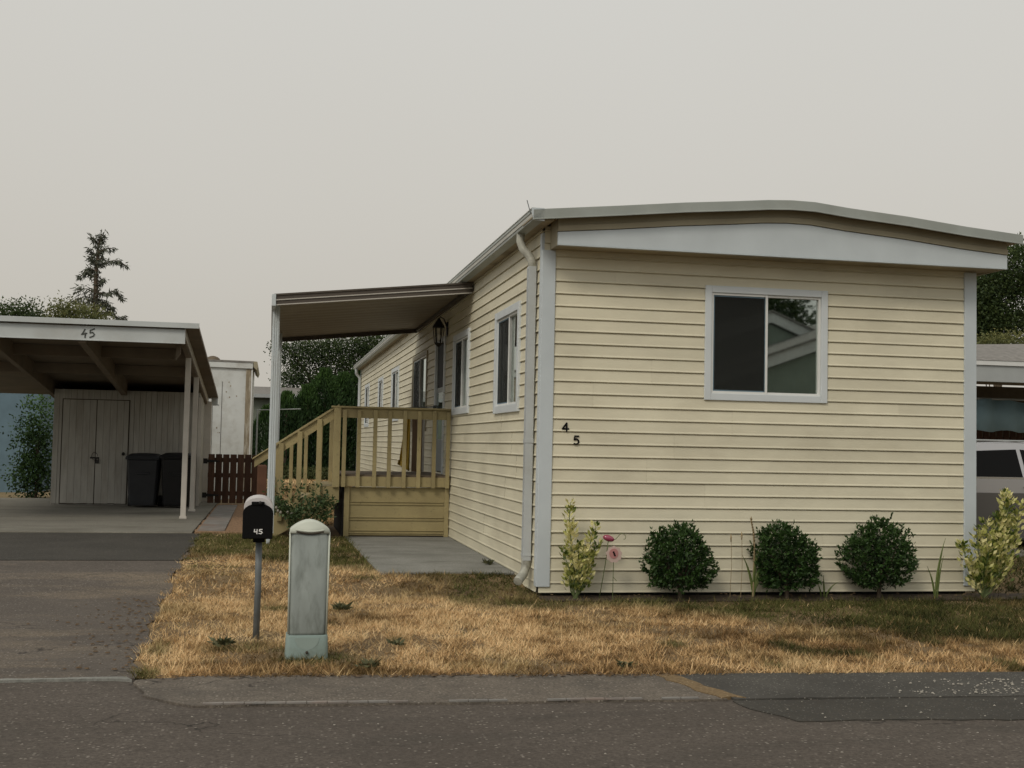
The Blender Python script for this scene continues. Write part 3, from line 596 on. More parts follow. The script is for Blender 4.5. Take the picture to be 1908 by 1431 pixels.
window('s', *SW[0], 0.45, 1, fwid=0.08, proud=0.035, curtain='curtainw')
window('s', *SW[1], 0.5, 1, fwid=0.08, proud=0.035, curtain=None)
W3 = window('s', *SW[2], 0.5, 1, fwid=0.07, proud=0.03, curtain=None, fm='frieze')
window('s', *SW[3], 0.5, 1, fwid=0.08, proud=0.03, curtain='curtainw')
window('s', *SW[4], 0.5, 1, fwid=0.08, proud=0.03, curtain='curtain')
window('s', *SW[5], 0.5, 1, fwid=0.08, proud=0.03, curtain=None)
# door
mb = MB(); d0, d1, e0, e1 = DR
mb.box(-0.032, 0.03, d0, d0 + 0.07, e0, e1); mb.box(-0.032, 0.03, d1 - 0.07, d1, e0, e1); mb.box(-0.030, 0.03, d0 + 0.07, d1 - 0.07, e1 - 0.07, e1)
dr = mb.build('door', 'winframe', hs_, bevel=0.004)
mb = MB(); mb.box(-0.004, 0.012, d0 + 0.07, d1 - 0.07, e0 + 0.03, 1.42); mb.box(-0.004, 0.012, d0 + 0.07, d0 + 0.13, 1.42, e1 - 0.07); mb.box(-0.004, 0.012, d1 - 0.13, d1 - 0.07, 1.42, e1 - 0.07); mb.box(-0.0035, 0.012, d0 + 0.13, d1 - 0.13, 2.10, 2.17)
mb.build('panel', 'doorpanel', dr, th=hs_, bevel=0.003)
mb = MB(); mb.box(0.0, 0.004, d0 + 0.13, d1 - 0.13, 1.42, 2.10); mb.build('pane', 'glass', dr, th=hs_)
mb = MB(); mb.box(0.002, 0.006, d0 + 0.13, d1 - 0.13, 2.17, e1 - 0.07); mb.build('screen', 'black', dr, th=hs_)
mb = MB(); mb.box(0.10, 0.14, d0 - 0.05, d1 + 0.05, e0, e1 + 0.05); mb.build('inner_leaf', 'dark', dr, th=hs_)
mb = MB(); mb.tube([(-0.045, d1 - 0.11, 1.80), (-0.045, d1 - 0.11, 1.92)], 0.012, 8); mb.box(-0.034, -0.004, d1 - 0.12, d1 - 0.10, 1.80, 1.92); mb.build('handle', 'blackmetal', dr, th=hs_)
# lamp beside the door
lp = MB(); lv = 5.98; lu = -0.14
lp.box(-0.03, -0.012, lv - 0.05, lv + 0.05, 2.86, 3.06); lp.tube([(-0.02, lv, 2.98), (-0.07, lv, 3.10), (-0.12, lv, 3.13), (lu, lv, 3.08)], 0.010, 6)
lamp = lp.build('wall_lamp', 'blackmetal', hs_)
lp = MB()
def hexr(r, z): return [(lu + r * math.cos(k * math.pi / 3), lv + r * math.sin(k * math.pi / 3), z) for k in range(6)]
lp.loft([hexr(0.012, 3.11), hexr(0.03, 3.08), hexr(0.085, 2.99), hexr(0.088, 2.975)])
for k in range(6):
    a, b = hexr(0.078, 2.975)[k], hexr(0.055, 2.76)[k]; lp.bar(a, b, 0.010, 0.010)
lp.loft([hexr(0.06, 2.765), hexr(0.045, 2.74), hexr(0.012, 2.71)]); lp.build('lantern', 'blackmetal', lamp, th=hs_)
lp = MB(); lp.smooth = True; lp.tube([(lu, lv, 2.78), (lu, lv, 2.83), (lu, lv, 2.87), (lu, lv, 2.90)], [0.014, 0.028, 0.026, 0.008], 10); lp.build('bulb', 'bulb', lamp, th=hs_)
# open-close sign like shapes and a paper in the third window, a white globe inside the second
# ================================================================ PORCH AWNING
aw = Thing('porch_awning', (-1.2, 6.6, 0.1), 'flat metal porch awning on white posts sloping out from the side of the cream house', 'awning')
AV0, AV1 = 3.82, 9.45
def az_(u): return 3.03 + (3.285 - 3.03) * (u + 2.40) / 2.40      # underside of sheet
mb = MB(); n = 1
pts = []
N = 60
for k in range(N + 1):
    v = AV0 + 0.03 + (AV1 - AV0 - 0.06) * k / N; h = 0.010 * (1 if k % 4 in (1, 2) else 0)
    pts.append((v, h))
vs = [(-2.38, v, az_(-2.38) + h) for v, h in pts] + [(-0.03, v, az_(-0.03) + h) for v, h in pts]
mb.add(vs, [(k, k + 1, N + 2 + k, N + 1 + k) for k in range(N)])
mb.add([(a, b, c + 0.035) for a, b, c in ((-2.38, AV0 + .03, az_(-2.38)), (-0.03, AV0 + .03, az_(-0.03)), (-0.03, AV1 - .03, az_(-.03)), (-2.38, AV1 - .03, az_(-2.38)))], [(0, 1, 2, 3)])
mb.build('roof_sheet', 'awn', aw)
def slant(mb, u0, u1, v0, v1, dz0, dz1): mb.prism([(u0, az_(u0) + dz0), (u1, az_(u1) + dz0), (u1, az_(u1) + dz1), (u0, az_(u0) + dz1)], v0, v1)
mb = MB(); mb.use('awnedge'); slant(mb, -2.40, -0.03, AV0, AV0 + 0.035, -0.075, 0.052)
mb.use('awnline'); slant(mb, -2.40, -0.03, AV0 - 0.008, AV0 + 0.001, -0.078, -0.066); slant(mb, -2.40, -0.03, AV0 - 0.012, AV0 + 0.001, -0.020, -0.008)
mb.use('awnedge'); slant(mb, -2.41, -0.02, AV0 - 0.014, AV0 + 0.03, 0.040, 0.060); mb.build('front_fascia', None, aw)
mb = MB(); slant(mb, -2.40, -0.03, AV1 - 0.035, AV1, -0.07, 0.05); mb.build('rear_fascia', 'awnedge', aw)
mb = MB(); mb.box(-2.435, -2.385, AV0 - 0.02, AV1 + 0.01, az_(-2.4) - 0.085, az_(-2.4) + 0.055); mb.build('edge_gutter', 'post', aw, bevel=0.004)
mb = MB(); mb.box(-0.06, -0.016, AV0, AV1, az_(-0.04) - 0.05, az_(-0.04) - 0.002); mb.build('wall_ledger', 'awnedge', aw)
for v_, w_, zb in ((4.30, 0.044, 0.07), (8.40, 0.058, 0.20)):
    mb = MB(); u_ = -2.375 if v_ < 5 else -2.325
    mb.box(u_ - w_, u_ + w_, v_ - 0.04, v_ + 0.04, zb + (0.16 if v_ < 5 else 0), az_(u_) - 0.01)
    for a in (-0.5, 0.05, 0.6): mb.box(u_ + a * w_ - 0.006, u_ + a * w_ + 0.006, v_ - 0.047, v_ - 0.041, zb + 0.16, az_(u_) - 0.08)
    if v_ < 5: mb.loft([[(u_ - w_, v_ - .04, .23), (u_ + w_ * .4, v_ - .04, .23), (u_ + w_ * .4, v_ + .04, .23), (u_ - w_, v_ + .04, .23)], [(u_ - w_ * .8, v_ - .02, .08), (u_ - w_ * .1, v_ - .02, .08), (u_ - w_ * .1, v_ + .02, .08), (u_ - w_ * .8, v_ + .02, .08)]])
    else: mb.box(u_ - 0.05, u_ + 0.04, v_ - 0.05, v_ + 0.05, 0.17, 0.20); mb.use('paver'); mb.box(u_ - 0.06, u_ + 0.15, v_ - 0.12, v_ + 0.12, 0.08, 0.165)
    if v_ < 5: mb.mats = ['post']
    else: mb.mats = ['post', 'paver']; mb.mi = [0] * (len(mb.f) - 6) + [1] * 6
    mb.build('post', None, aw, bevel=0.003)
# ================================================================ DECK
dk = Thing('wooden_porch_deck', (-0.75, 6.4, 0.1), 'olive tan painted wooden porch deck with railing and side stairs against the cream house', 'porch')
DU0, DV0, DV1 = -1.49, 5.40, 7.45
mb = MB(); 
for i in range(15):
    v0 = DV0 + 0.03 + i * (DV1 - DV0 - 0.04) / 15; mb.box(DU0, -0.02, v0, v0 + 0.125, 0.895, 0.925)
mb.build('deck_floor', 'deckfloor', dk)
mb = MB(); mb.box(DU0 - 0.01, -0.018, DV0 + 0.0, DV0 + 0.04, 0.768, 0.90); mb.box(DU0, DU0 + 0.04, DV0 + 0.041, DV1, 0.768, 0.893); mb.build('rim_board', 'deck', dk, bevel=0.004)
mb = MB(); mb.box(-1.36, -0.07, DV0 + 0.06, DV0 + 0.075, 0.12, 0.76)
for z in (0.145, 0.18, 0.32, 0.355, 0.525, 0.56): mb.box(-1.345, -0.085, DV0 + 0.046, DV0 + 0.0605, z, z + 0.012)
mb.box(-1.42, -1.35, DV0 + 0.03, DV0 + 0.06, 0.105, 0.765); mb.box(-0.08, -0.02, DV0 + 0.03, DV0 + 0.06, 0.105, 0.765); mb.build('skirting', 'deck', dk, bevel=0.003)
mb = MB(); mb.box(-1.44, -1.40, DV0 + 0.08, DV1, 0.1, 0.765); mb.build('underdeck_shade', 'dark', dk)  # near-black sheet standing in for the shade beneath the deck
mb = MB(); mb.box(-1.62, -0.02, DV0 - 0.055, DV0 + 0.045, 1.803, 1.828); mb.build('cap_rail', 'deck', dk, bevel=0.004)
mb = MB(); mb.box(-1.55, -0.02, DV0 - 0.012, DV0 + 0.028, 1.675, 1.802); mb.build('top_rail', 'deck', dk, bevel=0.003)
mb = MB(); mb.box(-1.585, -1.495, DV0 - 0.05, DV0 + 0.04, 0.755, 1.802); mb.build('corner_post', 'deck', dk, bevel=0.004)
for u in (-1.443, -1.252, -1.038, -0.846, -0.645, -0.45, -0.247, -0.060):
    mb = MB(); mb.box(u - 0.026, u + 0.026, DV0 - 0.046, DV0 - 0.0125, 0.757 + 0.004 * RNG.random(), 1.795 - 0.02 * RNG.random()); mb.build('baluster', 'deck', dk, bevel=0.003)
# stairs down to the left
STEPS = [(-1.50, 0.765), (-1.74, 0.60), (-1.98, 0.435), (-2.22, 0.27)]
for u, z in STEPS:
    mb = MB(); mb.box(u - 0.26, u - 0.005, DV0 + 0.04, DV1 - 0.05, z - 0.035, z); mb.box(u - 0.025, u - 0.006, DV0 + 0.05, DV1 - 0.06, z - 0.20 + 0.035, z - 0.036); mb.build('stair_tread', 'deck', dk, bevel=0.004)
for vv in (DV0 + 0.0, DV1 - 0.045):
    mb = MB(); mb.prism([(-1.49, 0.755), (-1.49, 0.56), (-2.30, 0.10), (-2.50, 0.10), (-2.50, 0.27), (-1.74, 0.755)], vv, vv + 0.038); mb.build('stringer', 'deck', dk, bevel=0.003)
for vv, uend in ((DV0 - 0.01, -2.38), (DV1 - 0.06, -2.62)):
    def rl(u): return 1.80 + 0.672 * (u + 1.56)
    mb = MB(); mb.prism([(-1.55, rl(-1.55) - 0.005), (-1.55, rl(-1.55) - 0.135), (uend, rl(uend) - 0.135), (uend, rl(uend) - 0.005)], vv, vv + 0.036); mb.build('top_rail', 'deck', dk, bevel=0.003)
    mb = MB(); mb.prism([(-1.52, rl(-1.52) + 0.022), (-1.52, rl(-1.52)), (uend - 0.03, rl(uend - 0.03)), (uend - 0.03, rl(uend - 0.03) + 0.022)], vv - 0.03, vv + 0.06); mb.build('cap_rail', 'deck', dk, bevel=0.003)
    first = True
    for u in ((-2.257, -2.02, -1.77) if vv < 6 else (-2.30, -2.09, -1.88, -1.67)):
        w2 = 0.032 if vv < 6 else 0.026
        bz = 0.27 + (u + 2.5) * 0.64 - 0.12
        mb = MB(); mb.box(u - w2, u + w2, vv - 0.034, vv - 0.001, bz, rl(u) - 0.012); mb.build('baluster', 'deck', dk, bevel=0.003)
# rear-side post of the deck beside the far stair rail
mb = MB(); mb.box(-1.54, -1.45, DV1 - 0.10, DV1 - 0.01, 0.755, 1.80); mb.build('corner_post', 'deck', dk, bevel=0.004)
# brown newel below the far rail
bp_ = at(489, 866, 7.2)
nw = Thing('fence_post', (bp_[0], 7.2, 0.1), 'short reddish brown wooden post at the foot of the porch stairs', 'post')
mb = MB(); mb.box(bp_[0] - 0.068, bp_[0] + 0.068, 7.13, 7.27, 0.06, bp_[2] - 0.02); mb.loft([[(bp_[0] + a * s, 7.2 + b * s, z) for a, b in ((-1, -1), (1, -1), (1, 1), (-1, 1))] for s, z in ((0.068, bp_[2] - 0.02), (0.05, bp_[2]))]); mb.build('shaft', 'gatepost', nw, bevel=0.006)
# yellow cloth and brown board on the deck
yb = at(778, 868, 7.3)
yc = Thing('hanging_cloth', (-0.42, 7.0, 0.925), 'yellow folded cloth hanging by the house wall behind the deck railing', 'cloth')
mb = MB(); mb.smooth = True; rows_ = []
for i in range(13):
    t = i / 12; z = 1.86 - 0.93 * t if t < 1 else 0.94; row = []
    for k in range(15):
        s = k / 14; wid = 0.05 + 0.13 * t; uc = -0.40 - 0.05 * t
        row.append((uc + (s - 0.6) * wid, 7.0 + 0.03 * math.sin(s * 14) * (0.4 + t) + 0.01 * s, z + (0.10 * (1 - s) if t > 0.9 else 0)))
    rows_.append(row)
vs = [p for r in rows_ for p in r]; mb.add(vs, [(i * 15 + k, i * 15 + k + 1, (i + 1) * 15 + k + 1, (i + 1) * 15 + k) for i in range(12) for k in range(14)])
yo = mb.build('cloth', 'yellow', yc); sm = yo.modifiers.new('thick', 'SOLIDIFY'); sm.thickness = 0.006
mb = MB(); mb.tube([(-0.015, 7.0, 1.90), (-0.46, 7.0, 1.87)], 0.010, 6); mb.build('rod', 'mbpost', yc)
bo = Thing('leaning_board', (-0.2, 7.4, 0.925), 'brown wooden board leaning on the house wall beside the storm door', 'board')
mb = MB(); mb.prism([(-0.32, 0.93), (-0.17, 0.93), (-0.17, 1.82), (-0.32, 1.80)], 7.30, 7.33); mb.build('board_face', 'board', bo, bevel=0.004)
mb = MB(); mb.box(-0.166, -0.135, 7.29, 7.335, 0.93, 1.82); mb.build('edge_strip', 'awnline', bo)

# ================================================================ CARPORT (left)
cp = Thing('carport', (-5.0, 9.0, 0.1), 'open white fronted carport numbered 45 over the concrete slab, left of the mailbox', 'carport')
CV0, CV1 = 7.0, 14.25
def cz(v): return 2.995 - 0.107 * (v - 7.0)
UL, UR = -8.4, -3.455
mb = MB(); mb.add([(u, v, cz(v) + d) for d in (-0.001, -0.055) for u, v in ((UL, CV0), (UR, CV0), (UR, CV1), (UL, CV1))], [(0, 1, 2, 3), (7, 6, 5, 4), (0, 4, 5, 1), (1, 5, 6, 2), (2, 6, 7, 3), (3, 7, 4, 0)]); mb.build('roof', 'cpwood', cp)
mb = MB(); mb.box(UL - 0.02, UR + 0.012, CV0 - 0.03, CV0 - 0.002, 2.922, 2.998); mb.build('drip_edge', 'cpwhite', cp, bevel=0.003)
mb = MB(); mb.box(UL, -3.635, CV0 + 0.03, CV0 + 0.07, 2.702, 2.906); mb.box(UL, -3.632, CV0 + 0.022, CV0 + 0.03, 2.700, 2.716); mb.build('fascia', 'cpwhite', cp, bevel=0.003)
def slopebeam(u0, u1, v0, v1, dep): 
    mb = MB(); mb.prism([(v0, cz(v0) - 0.056), (v1, cz(v1) - 0.056), (v1, cz(v1) - 0.056 - dep), (v0, cz(v0) - 0.056 - dep)], u0, u1, 'u'); return mb
slopebeam(-3.73, -3.655, CV0 + 0.08, CV1 - 0.02, 0.15).build('side_beam', 'cpwood', cp)
slopebeam(-3.651, -3.638, CV0 + 0.08, CV1 - 0.02, 0.12).build('side_beam', 'cppost', cp)
slopebeam(-5.09, -4.99, CV0 + 0.08, 12.25, 0.26).build('centre_beam', 'cpwood', cp)
slopebeam(-6.36, -6.28, CV0 + 0.08, CV1, 0.26).build('side_beam', 'cpwood', cp)
for v_ in (7.35, 8.72, 10.4):
    mb = MB(); z1 = cz(v_) - 0.07; mb.box(UL + 0.1, -5.091, v_, v_ + 0.05, z1 - 0.16, z1); mb.box(-4.989, -3.735, v_, v_ + 0.05, z1 - 0.16, z1); mb.build('cross_beam', 'cpwood', cp)
for v_, u_ in ((8.7, -3.69), (10.6, -3.675)):
    mb = MB(); t = 0.04; mb.loft([[(u_ + a * t, v_ + b * t, 0.12) for a, b in ((-1, -1), (1, -1), (1, 1), (-1, 1))], [(u_ + 0.0 + a * t, v_ + b * t, cz(v_) - 0.2) for a, b in ((-1, -1), (1, -1), (1, 1), (-1, 1))]])
    mb.box(u_ - 0.055, u_ + 0.055, v_ - 0.055, v_ + 0.055, 0.116, 0.15); mb.build('post', 'cppost', cp, bevel=0.003)
mb = MB(); mb.prism([(-3.80, 2.50), (-3.735, 2.60), (-3.735, 2.75), (-3.80, 2.75)], 7.6, 7.68); mb.build('bracket', 'cpwood', cp)
# flat hand-painted 45
mb = MB(); o_ = at(151, 632, CV0 + 0.03)
strokes(mb, [[(0.62, 1.0), (0.30, 0.55), (0.05, 0.36), (0.95, 0.52)], [(0.75, 0.55), (0.68, 0.0)]], (-5.045, 0, 2.742), 0.075, 0.115, 0.017, CV0 + 0.026)
strokes(mb, [[(1.0, 1.05), (0.25, 0.86), (0.22, 0.55), (0.70, 0.62), (0.98, 0.40), (0.85, 0.18), (0.20, 0.02)]], (-4.945, 0, 2.744), 0.075, 0.118, 0.017, CV0 + 0.026)
mb.build('painted_number', 'greypaint', cp, label='hand painted 45 on the fascia')
# shed at the back of the carport
sh = Thing('storage_shed', (-5.0, 13, 0.1), 'white board storage shed with double doors at the back of the carport', 'shed')
SV = 12.32
mb = MB(); SU0, SU1 = -6.26, -3.70
mb.box(SU0, SU1, SV + 0.01, SV + 1.75, 0.116, 2.20)
x = SU0
while x < SU1 - 0.01:
    w_ = 0.098 + 0.006 * RNG.random(); x2 = min(x + w_, SU1); mb.box(x + 0.003, x2 - 0.003, SV - 0.004 * RNG.random() - 0.006, SV + 0.011, 0.118 + 0.03 * RNG.random(), 2.205); x = x2
x = SV + 0.02
while x < SV + 1.74: mb.box(SU1 - 0.001, SU1 + 0.008, x + 0.003, x + 0.10, 0.12, 2.06 if x > SV + 1 else 2.14); x += 0.105
mb.build('wall', 'shed', sh)
mb = MB(); mb.box(-3.70, -3.56, SV + 1.60, SV + 1.72, 0.1, 2.10); mb.build('corner_board', 'cppost', sh, bevel=0.003)
mb = MB(); mb.box(-3.72, -3.66, SV - 0.03, SV - 0.012, 0.118, 2.12); mb.build('corner_board', 'cppost', sh, bevel=0.003)
DU = [-6.10, -5.51, -4.945]
for k in (0, 1):
    mb = MB(); x = DU[k] + 0.006
    while x < DU[k + 1] - 0.02:
        x2 = min(x + 0.117, DU[k + 1] - 0.006); mb.box(x + 0.0015, x2 - 0.0015, SV - 0.030, SV - 0.013, 0.14 + 0.01 * RNG.random(), 2.02); x = x2
    d_ = mb.build('door', 'shed', sh)
    if k == 0:
        mb = MB(); mb.box(-5.60, -5.44, SV - 0.038, SV - 0.031, 0.955, 0.985); mb.tube([(-5.49, SV - 0.05, 0.97), (-5.49, SV - 0.05, 0.90), (-5.45, SV - 0.05, 0.90), (-5.45, SV - 0.05, 0.96)], 0.010, 6); mb.box(-5.50, -5.44, SV - 0.065, SV - 0.042, 0.87, 0.93)
        mb.tube([(-5.52 + 0.05 * math.cos(t), SV - 0.042, 1.0 + 0.07 * math.sin(t)) for t in np.linspace(0, 6, 14)], 0.004, 5); mb.build('handle', 'blackmetal', d_, th=sh)
    else:
        mb = MB(); mb.smooth = True; mb.tube([(-5.02, SV - 0.03, 1.05), (-5.02, SV - 0.05, 1.05), (-5.02, SV - 0.06, 1.05), (-5.02, SV - 0.08, 1.05)], [0.018, 0.018, 0.032, 0.022], 10); mb.build('handle', 'blackmetal', d_, th=sh)
mb = MB(); mb.box(DU[0] - 0.012, DU[2] + 0.012, SV - 0.014, SV - 0.0115, 0.13, 2.035); mb.build('door_gap', 'seam', sh)
# bins
def bin_(u, v, wd, label, m, lid=1.06):
    t = Thing('wheelie_bin', (u, v, 0.12), label, 'bin', 'bins standing under the carport')
    def rr(s, z, dv=0): return [(u + a * wd / 2 * s, v + b * 0.30 * s + dv, z) for a, b in ((-.85, -1), (.85, -1), (1, -.85), (1, .85), (.85, 1), (-.85, 1), (-1, .85), (-1, -.85))]
    mb = MB(); mb.loft([rr(0.78, 0.15), rr(0.80, 0.2), rr(0.97, 0.95), rr(0.97, lid - 0.1)]); mb.box(u - 0.12, u + 0.12, v - 0.292, v - 0.262, 0.70, 0.74); mb.build('body', m, t, bevel=0.01)
    mb = MB(); mb.loft([rr(1.04, lid - 0.10), rr(1.06, lid - 0.07), rr(1.0, lid - 0.03), rr(0.75, lid + 0.01), rr(0.3, lid + 0.02)]); mb.build('lid', m, t, bevel=0.008)
    mb = MB(); mb.tube([(u - wd / 2 + .05, v + .31, lid - .08), (u - wd / 2 + .05, v + .36, lid - .04), (u + wd / 2 - .05, v + .36, lid - .04), (u + wd / 2 - .05, v + .31, lid - .08)], 0.014, 6); mb.build('handle', m, t)
    for s in (-1, 1):
        mb = MB(); mb.tube([(u + s * (wd / 2 - .05), v + .27, .215), (u + s * (wd / 2), v + .27, .215)], 0.10, 14); mb.build('wheel', 'tyre', t)
bin_(-4.60, 11.85, 0.58, 'dark grey wheeled bin by the shed doors, left of the black bin', 'bin')
bin_(-4.02, 11.80, 0.56, 'black wheeled bin behind the carport post, right of the grey bin', 'binblack', 1.08)
# gate
gt = Thing('picket_gate', (-3.1, 13.1, 0.1), 'low dark brown picket gate beside the carport shed', 'gate')
GV = 13.2; u0, u1 = -3.56, -2.60
zt = at(430, 847, GV)[2]
for i in range(7):
    a = u0 + i * (u1 - u0) / 7; mb = MB(); mb.box(a + 0.006, a + (u1 - u0) / 7 - 0.012, GV - 0.01, GV + 0.01, 0.13, zt + 0.006 * RNG.random()); mb.build('picket', 'gate', gt, bevel=0.003)
for z in (0.27, 0.62, zt - 0.15):
    mb = MB(); mb.box(u0, u1, GV + 0.012, GV + 0.045, z, z + 0.085); mb.build('rail', 'gate', gt)
for z in (zt - 0.15, 0.26):
    mb = MB(); mb.box(u0 - 0.09, u0 - 0.01, GV - 0.03, GV - 0.012, z - 0.03, z + 0.07); mb.prism([(u0 - 0.02, z - 0.01), (u0 + 0.22, z + 0.01), (u0 + 0.22, z + 0.03), (u0 - 0.02, z + 0.05)], GV - 0.028, GV - 0.012); mb.build('hinge', 'blackmetal', gt)
# peeling white shed beyond
wv = 15.6
ws = Thing('peeling_shed', (at(430, 850, wv)[0], wv, 0.1), 'tall white box shed with peeling corner paint behind the brown gate', 'shed')
a0 = at(384, 700, wv)[0] - 1.4; a1 = at(470, 700, wv)[0]; z1 = at(430, 672, wv)[2]
mb = MB(); mb.box(a0, a1, wv, wv + 3.2, 0.08, z1 - 0.02); mb.build('wall', 'peel', ws)
mb = MB(); mb.box(a1 - 0.13, a1 + 0.012, wv - 0.014, wv + 0.001, 0.3, z1 - 0.17); mb.box(a1 + 0.0005, a1 + 0.014, wv + 0.002, wv + 0.10, 0.3, z1 - 0.17); mb.build('corner_board', 'peelwood', ws)
mb = MB(); mb.box(a1 - 0.02, a1 + 0.01, wv - 0.02, wv - 0.0145, 0.3, z1 - 0.17); mb.build('corner_strip', 'nwhite', ws)
mb = MB(); mb.prism([(a0, z1 - 0.01), (a0, z1 + 0.03), (a1 + 0.02, z1 - 0.0), (a1 + 0.02, z1 - 0.04)], wv - 0.06, wv + 3.3); mb.build('roof', 'shingle', ws)
mb = MB(); mb.prism([(a0, z1 - 0.012), (a1 + 0.01, z1 - 0.042), (a1 + 0.01, z1 - 0.16), (a0, z1 - 0.13)], wv - 0.05, wv - 0.015); mb.build('fascia', 'peel', ws, bevel=0.003)
mb = MB(); mb.prism([(a1 + 0.021, z1), (a1 + 0.10, z1 - 0.01), (a1 + 0.12, z1 - 0.10), (a1 + 0.09, z1 - 0.19), (a1 + 0.021, z1 - 0.12)], wv - 0.08, wv + 3.3); mb.build('gutter', 'frieze', ws)
mb = MB(); mb.box(a0 + 1.55, a0 + 1.556, wv - 0.006, wv + 0.001, 0.9, z1 - 0.5); mb.box(a1 - 0.62, a1 - 0.612, wv - 0.006, wv + 0.001, 0.9, z1 - 0.45); mb.build('panel_seam', 'seam', ws)
mb = MB()
for px_, py_ in ((427, 712), (430, 719), (422, 730), (428, 740), (441, 738), (406, 806), (404, 797), (409, 806)):
    q = at(px_, py_, wv); r_ = 0.007 + 0.010 * RNG.random(); mb.box(q[0] - r_, q[0] + r_ * .6, wv - 0.004, wv + 0.001, q[2] - r_ * 1.2, q[2] + r_)
mb.build('chipped_spots', 'peelwood', ws)
vt = at(397, 664, wv + 0.6); mb = MB(); mb.smooth = True; rings = []
for k in range(6):
    t = k / 5 * math.pi / 2; rings.append([(vt[0] + 0.17 * math.cos(t) * math.cos(a) if k < 5 else vt[0] + 0.02 * math.cos(a), wv + 0.6 + max(0.02, 0.17 * math.cos(t)) * math.sin(a), z1 + 0.0 + 0.13 * math.sin(t)) for a in np.linspace(0, 2 * math.pi, 14)[:-1]])
mb.loft(rings); mb.build('roof_vent', 'brownwall', ws)
# electricity meter box on the shed side
mb = MB(); q = at(400, 745, 14.1); mb.box(q[0] - 0.06, q[0] + 0.06, 14.05, 14.12, q[2] - 0.09, q[2] + 0.06); mb.box(q[0] - 0.07, q[0] + 0.09, 14.04, 14.13, q[2] - 0.115, q[2] - 0.092)
mb.build('conduit_box', 'cpwhite', sh)

# ================================================================ MAILBOX and UTILITY PEDESTAL
def hl(x, y, z=0):
    "world xyz -> house coordinates"
    d = Vector((x, y, z)) - OO; return (d.dot(UU), d.dot(VV), z)
mx_, my_ = -1.70, 8.16
m0 = hl(mx_, my_)
mbx = Thing('mailbox', m0, 'black rural mailbox with pale top marked 45 on a galvanised pipe post', 'mailbox')
def MBt(): return MB()
def arch(wd, z0, z1, v, n=14, inset=0):
    a = []; r = wd / 2 - inset; zc = z1 - r * 0.62
    a.append((-r, v, z0 + inset)); 
    for k in range(n + 1):
        t = math.pi - math.pi * k / n; a.append((r * math.cos(t), v, zc + r * 0.62 * math.sin(t)))
    a.append((r, v, z0 + inset)); return [(m0[0] + x, m0[1] + y, z) for x, y, z in a]
mb = MB(); mb.smooth = False; fr, bk = -0.0, 0.48
mb.use('mbwhite'); mb.loft([arch(0.190, 0.70, 0.965, 0.01), arch(0.190, 0.70, 0.965, 0.46)]); body = mb.build('box_shell', None, mbx, bevel=0.002)
mb = MB(); mb.loft([arch(0.202, 0.690, 0.925, -0.012), arch(0.202, 0.690, 0.925, 0.009)]); mb.box(m0[0] - 0.045, m0[0] + 0.04, m0[1] - 0.02, m0[1] + 0.009, 0.915, 0.938); dd = mb.build('door', 'black', mbx, bevel=0.003)
mb = MB()
mb.smooth = True; mb.tube([(m0[0] + 0.012, m0[1] - 0.02, 0.928), (m0[0] + 0.012, m0[1] - 0.035, 0.932)], 0.012, 8); mb.build('latch', 'blackmetal', dd, th=mbx)
mb = MB()
strokes(mb, [[(0.1, 1.0), (0.0, 0.45), (0.85, 0.45)], [(0.85, 1.0), (0.80, 0.0)]], (m0[0] - 0.022, 0, 0.722), 0.022, 0.030, 0.006, m0[1] - 0.0135)
strokes(mb, [[(0.95, 1.0), (0.2, 0.95), (0.15, 0.6), (0.7, 0.58), (0.95, 0.3), (0.6, 0.02), (0.05, 0.1)]], (m0[0] + 0.008, 0, 0.722), 0.024, 0.030, 0.006, m0[1] - 0.0135)
mb.build('painted_number', 'whitepaint', dd, th=mbx)
mb = MB(); mb.box(m0[0] - 0.095, m0[0] + 0.095, m0[1] + 0.012, m0[1] + 0.458, 0.685, 0.699); mb.build('floor_plate', 'black', mbx)
mb = MB(); mb.smooth = True; mb.tube([(m0[0] + 0.010, m0[1] + 0.16, -0.05), (m0[0] + 0.013, m0[1] + 0.16, 0.35), (m0[0] + 0.010, m0[1] + 0.16, 0.685)], 0.023, 14); mb.build('post', 'mbpost', mbx)
mb = MB(); mb.box(m0[0] - 0.03, m0[0] + 0.05, m0[1] + 0.10, m0[1] + 0.22, 0.655, 0.684); mb.build('bracket', 'black', mbx)
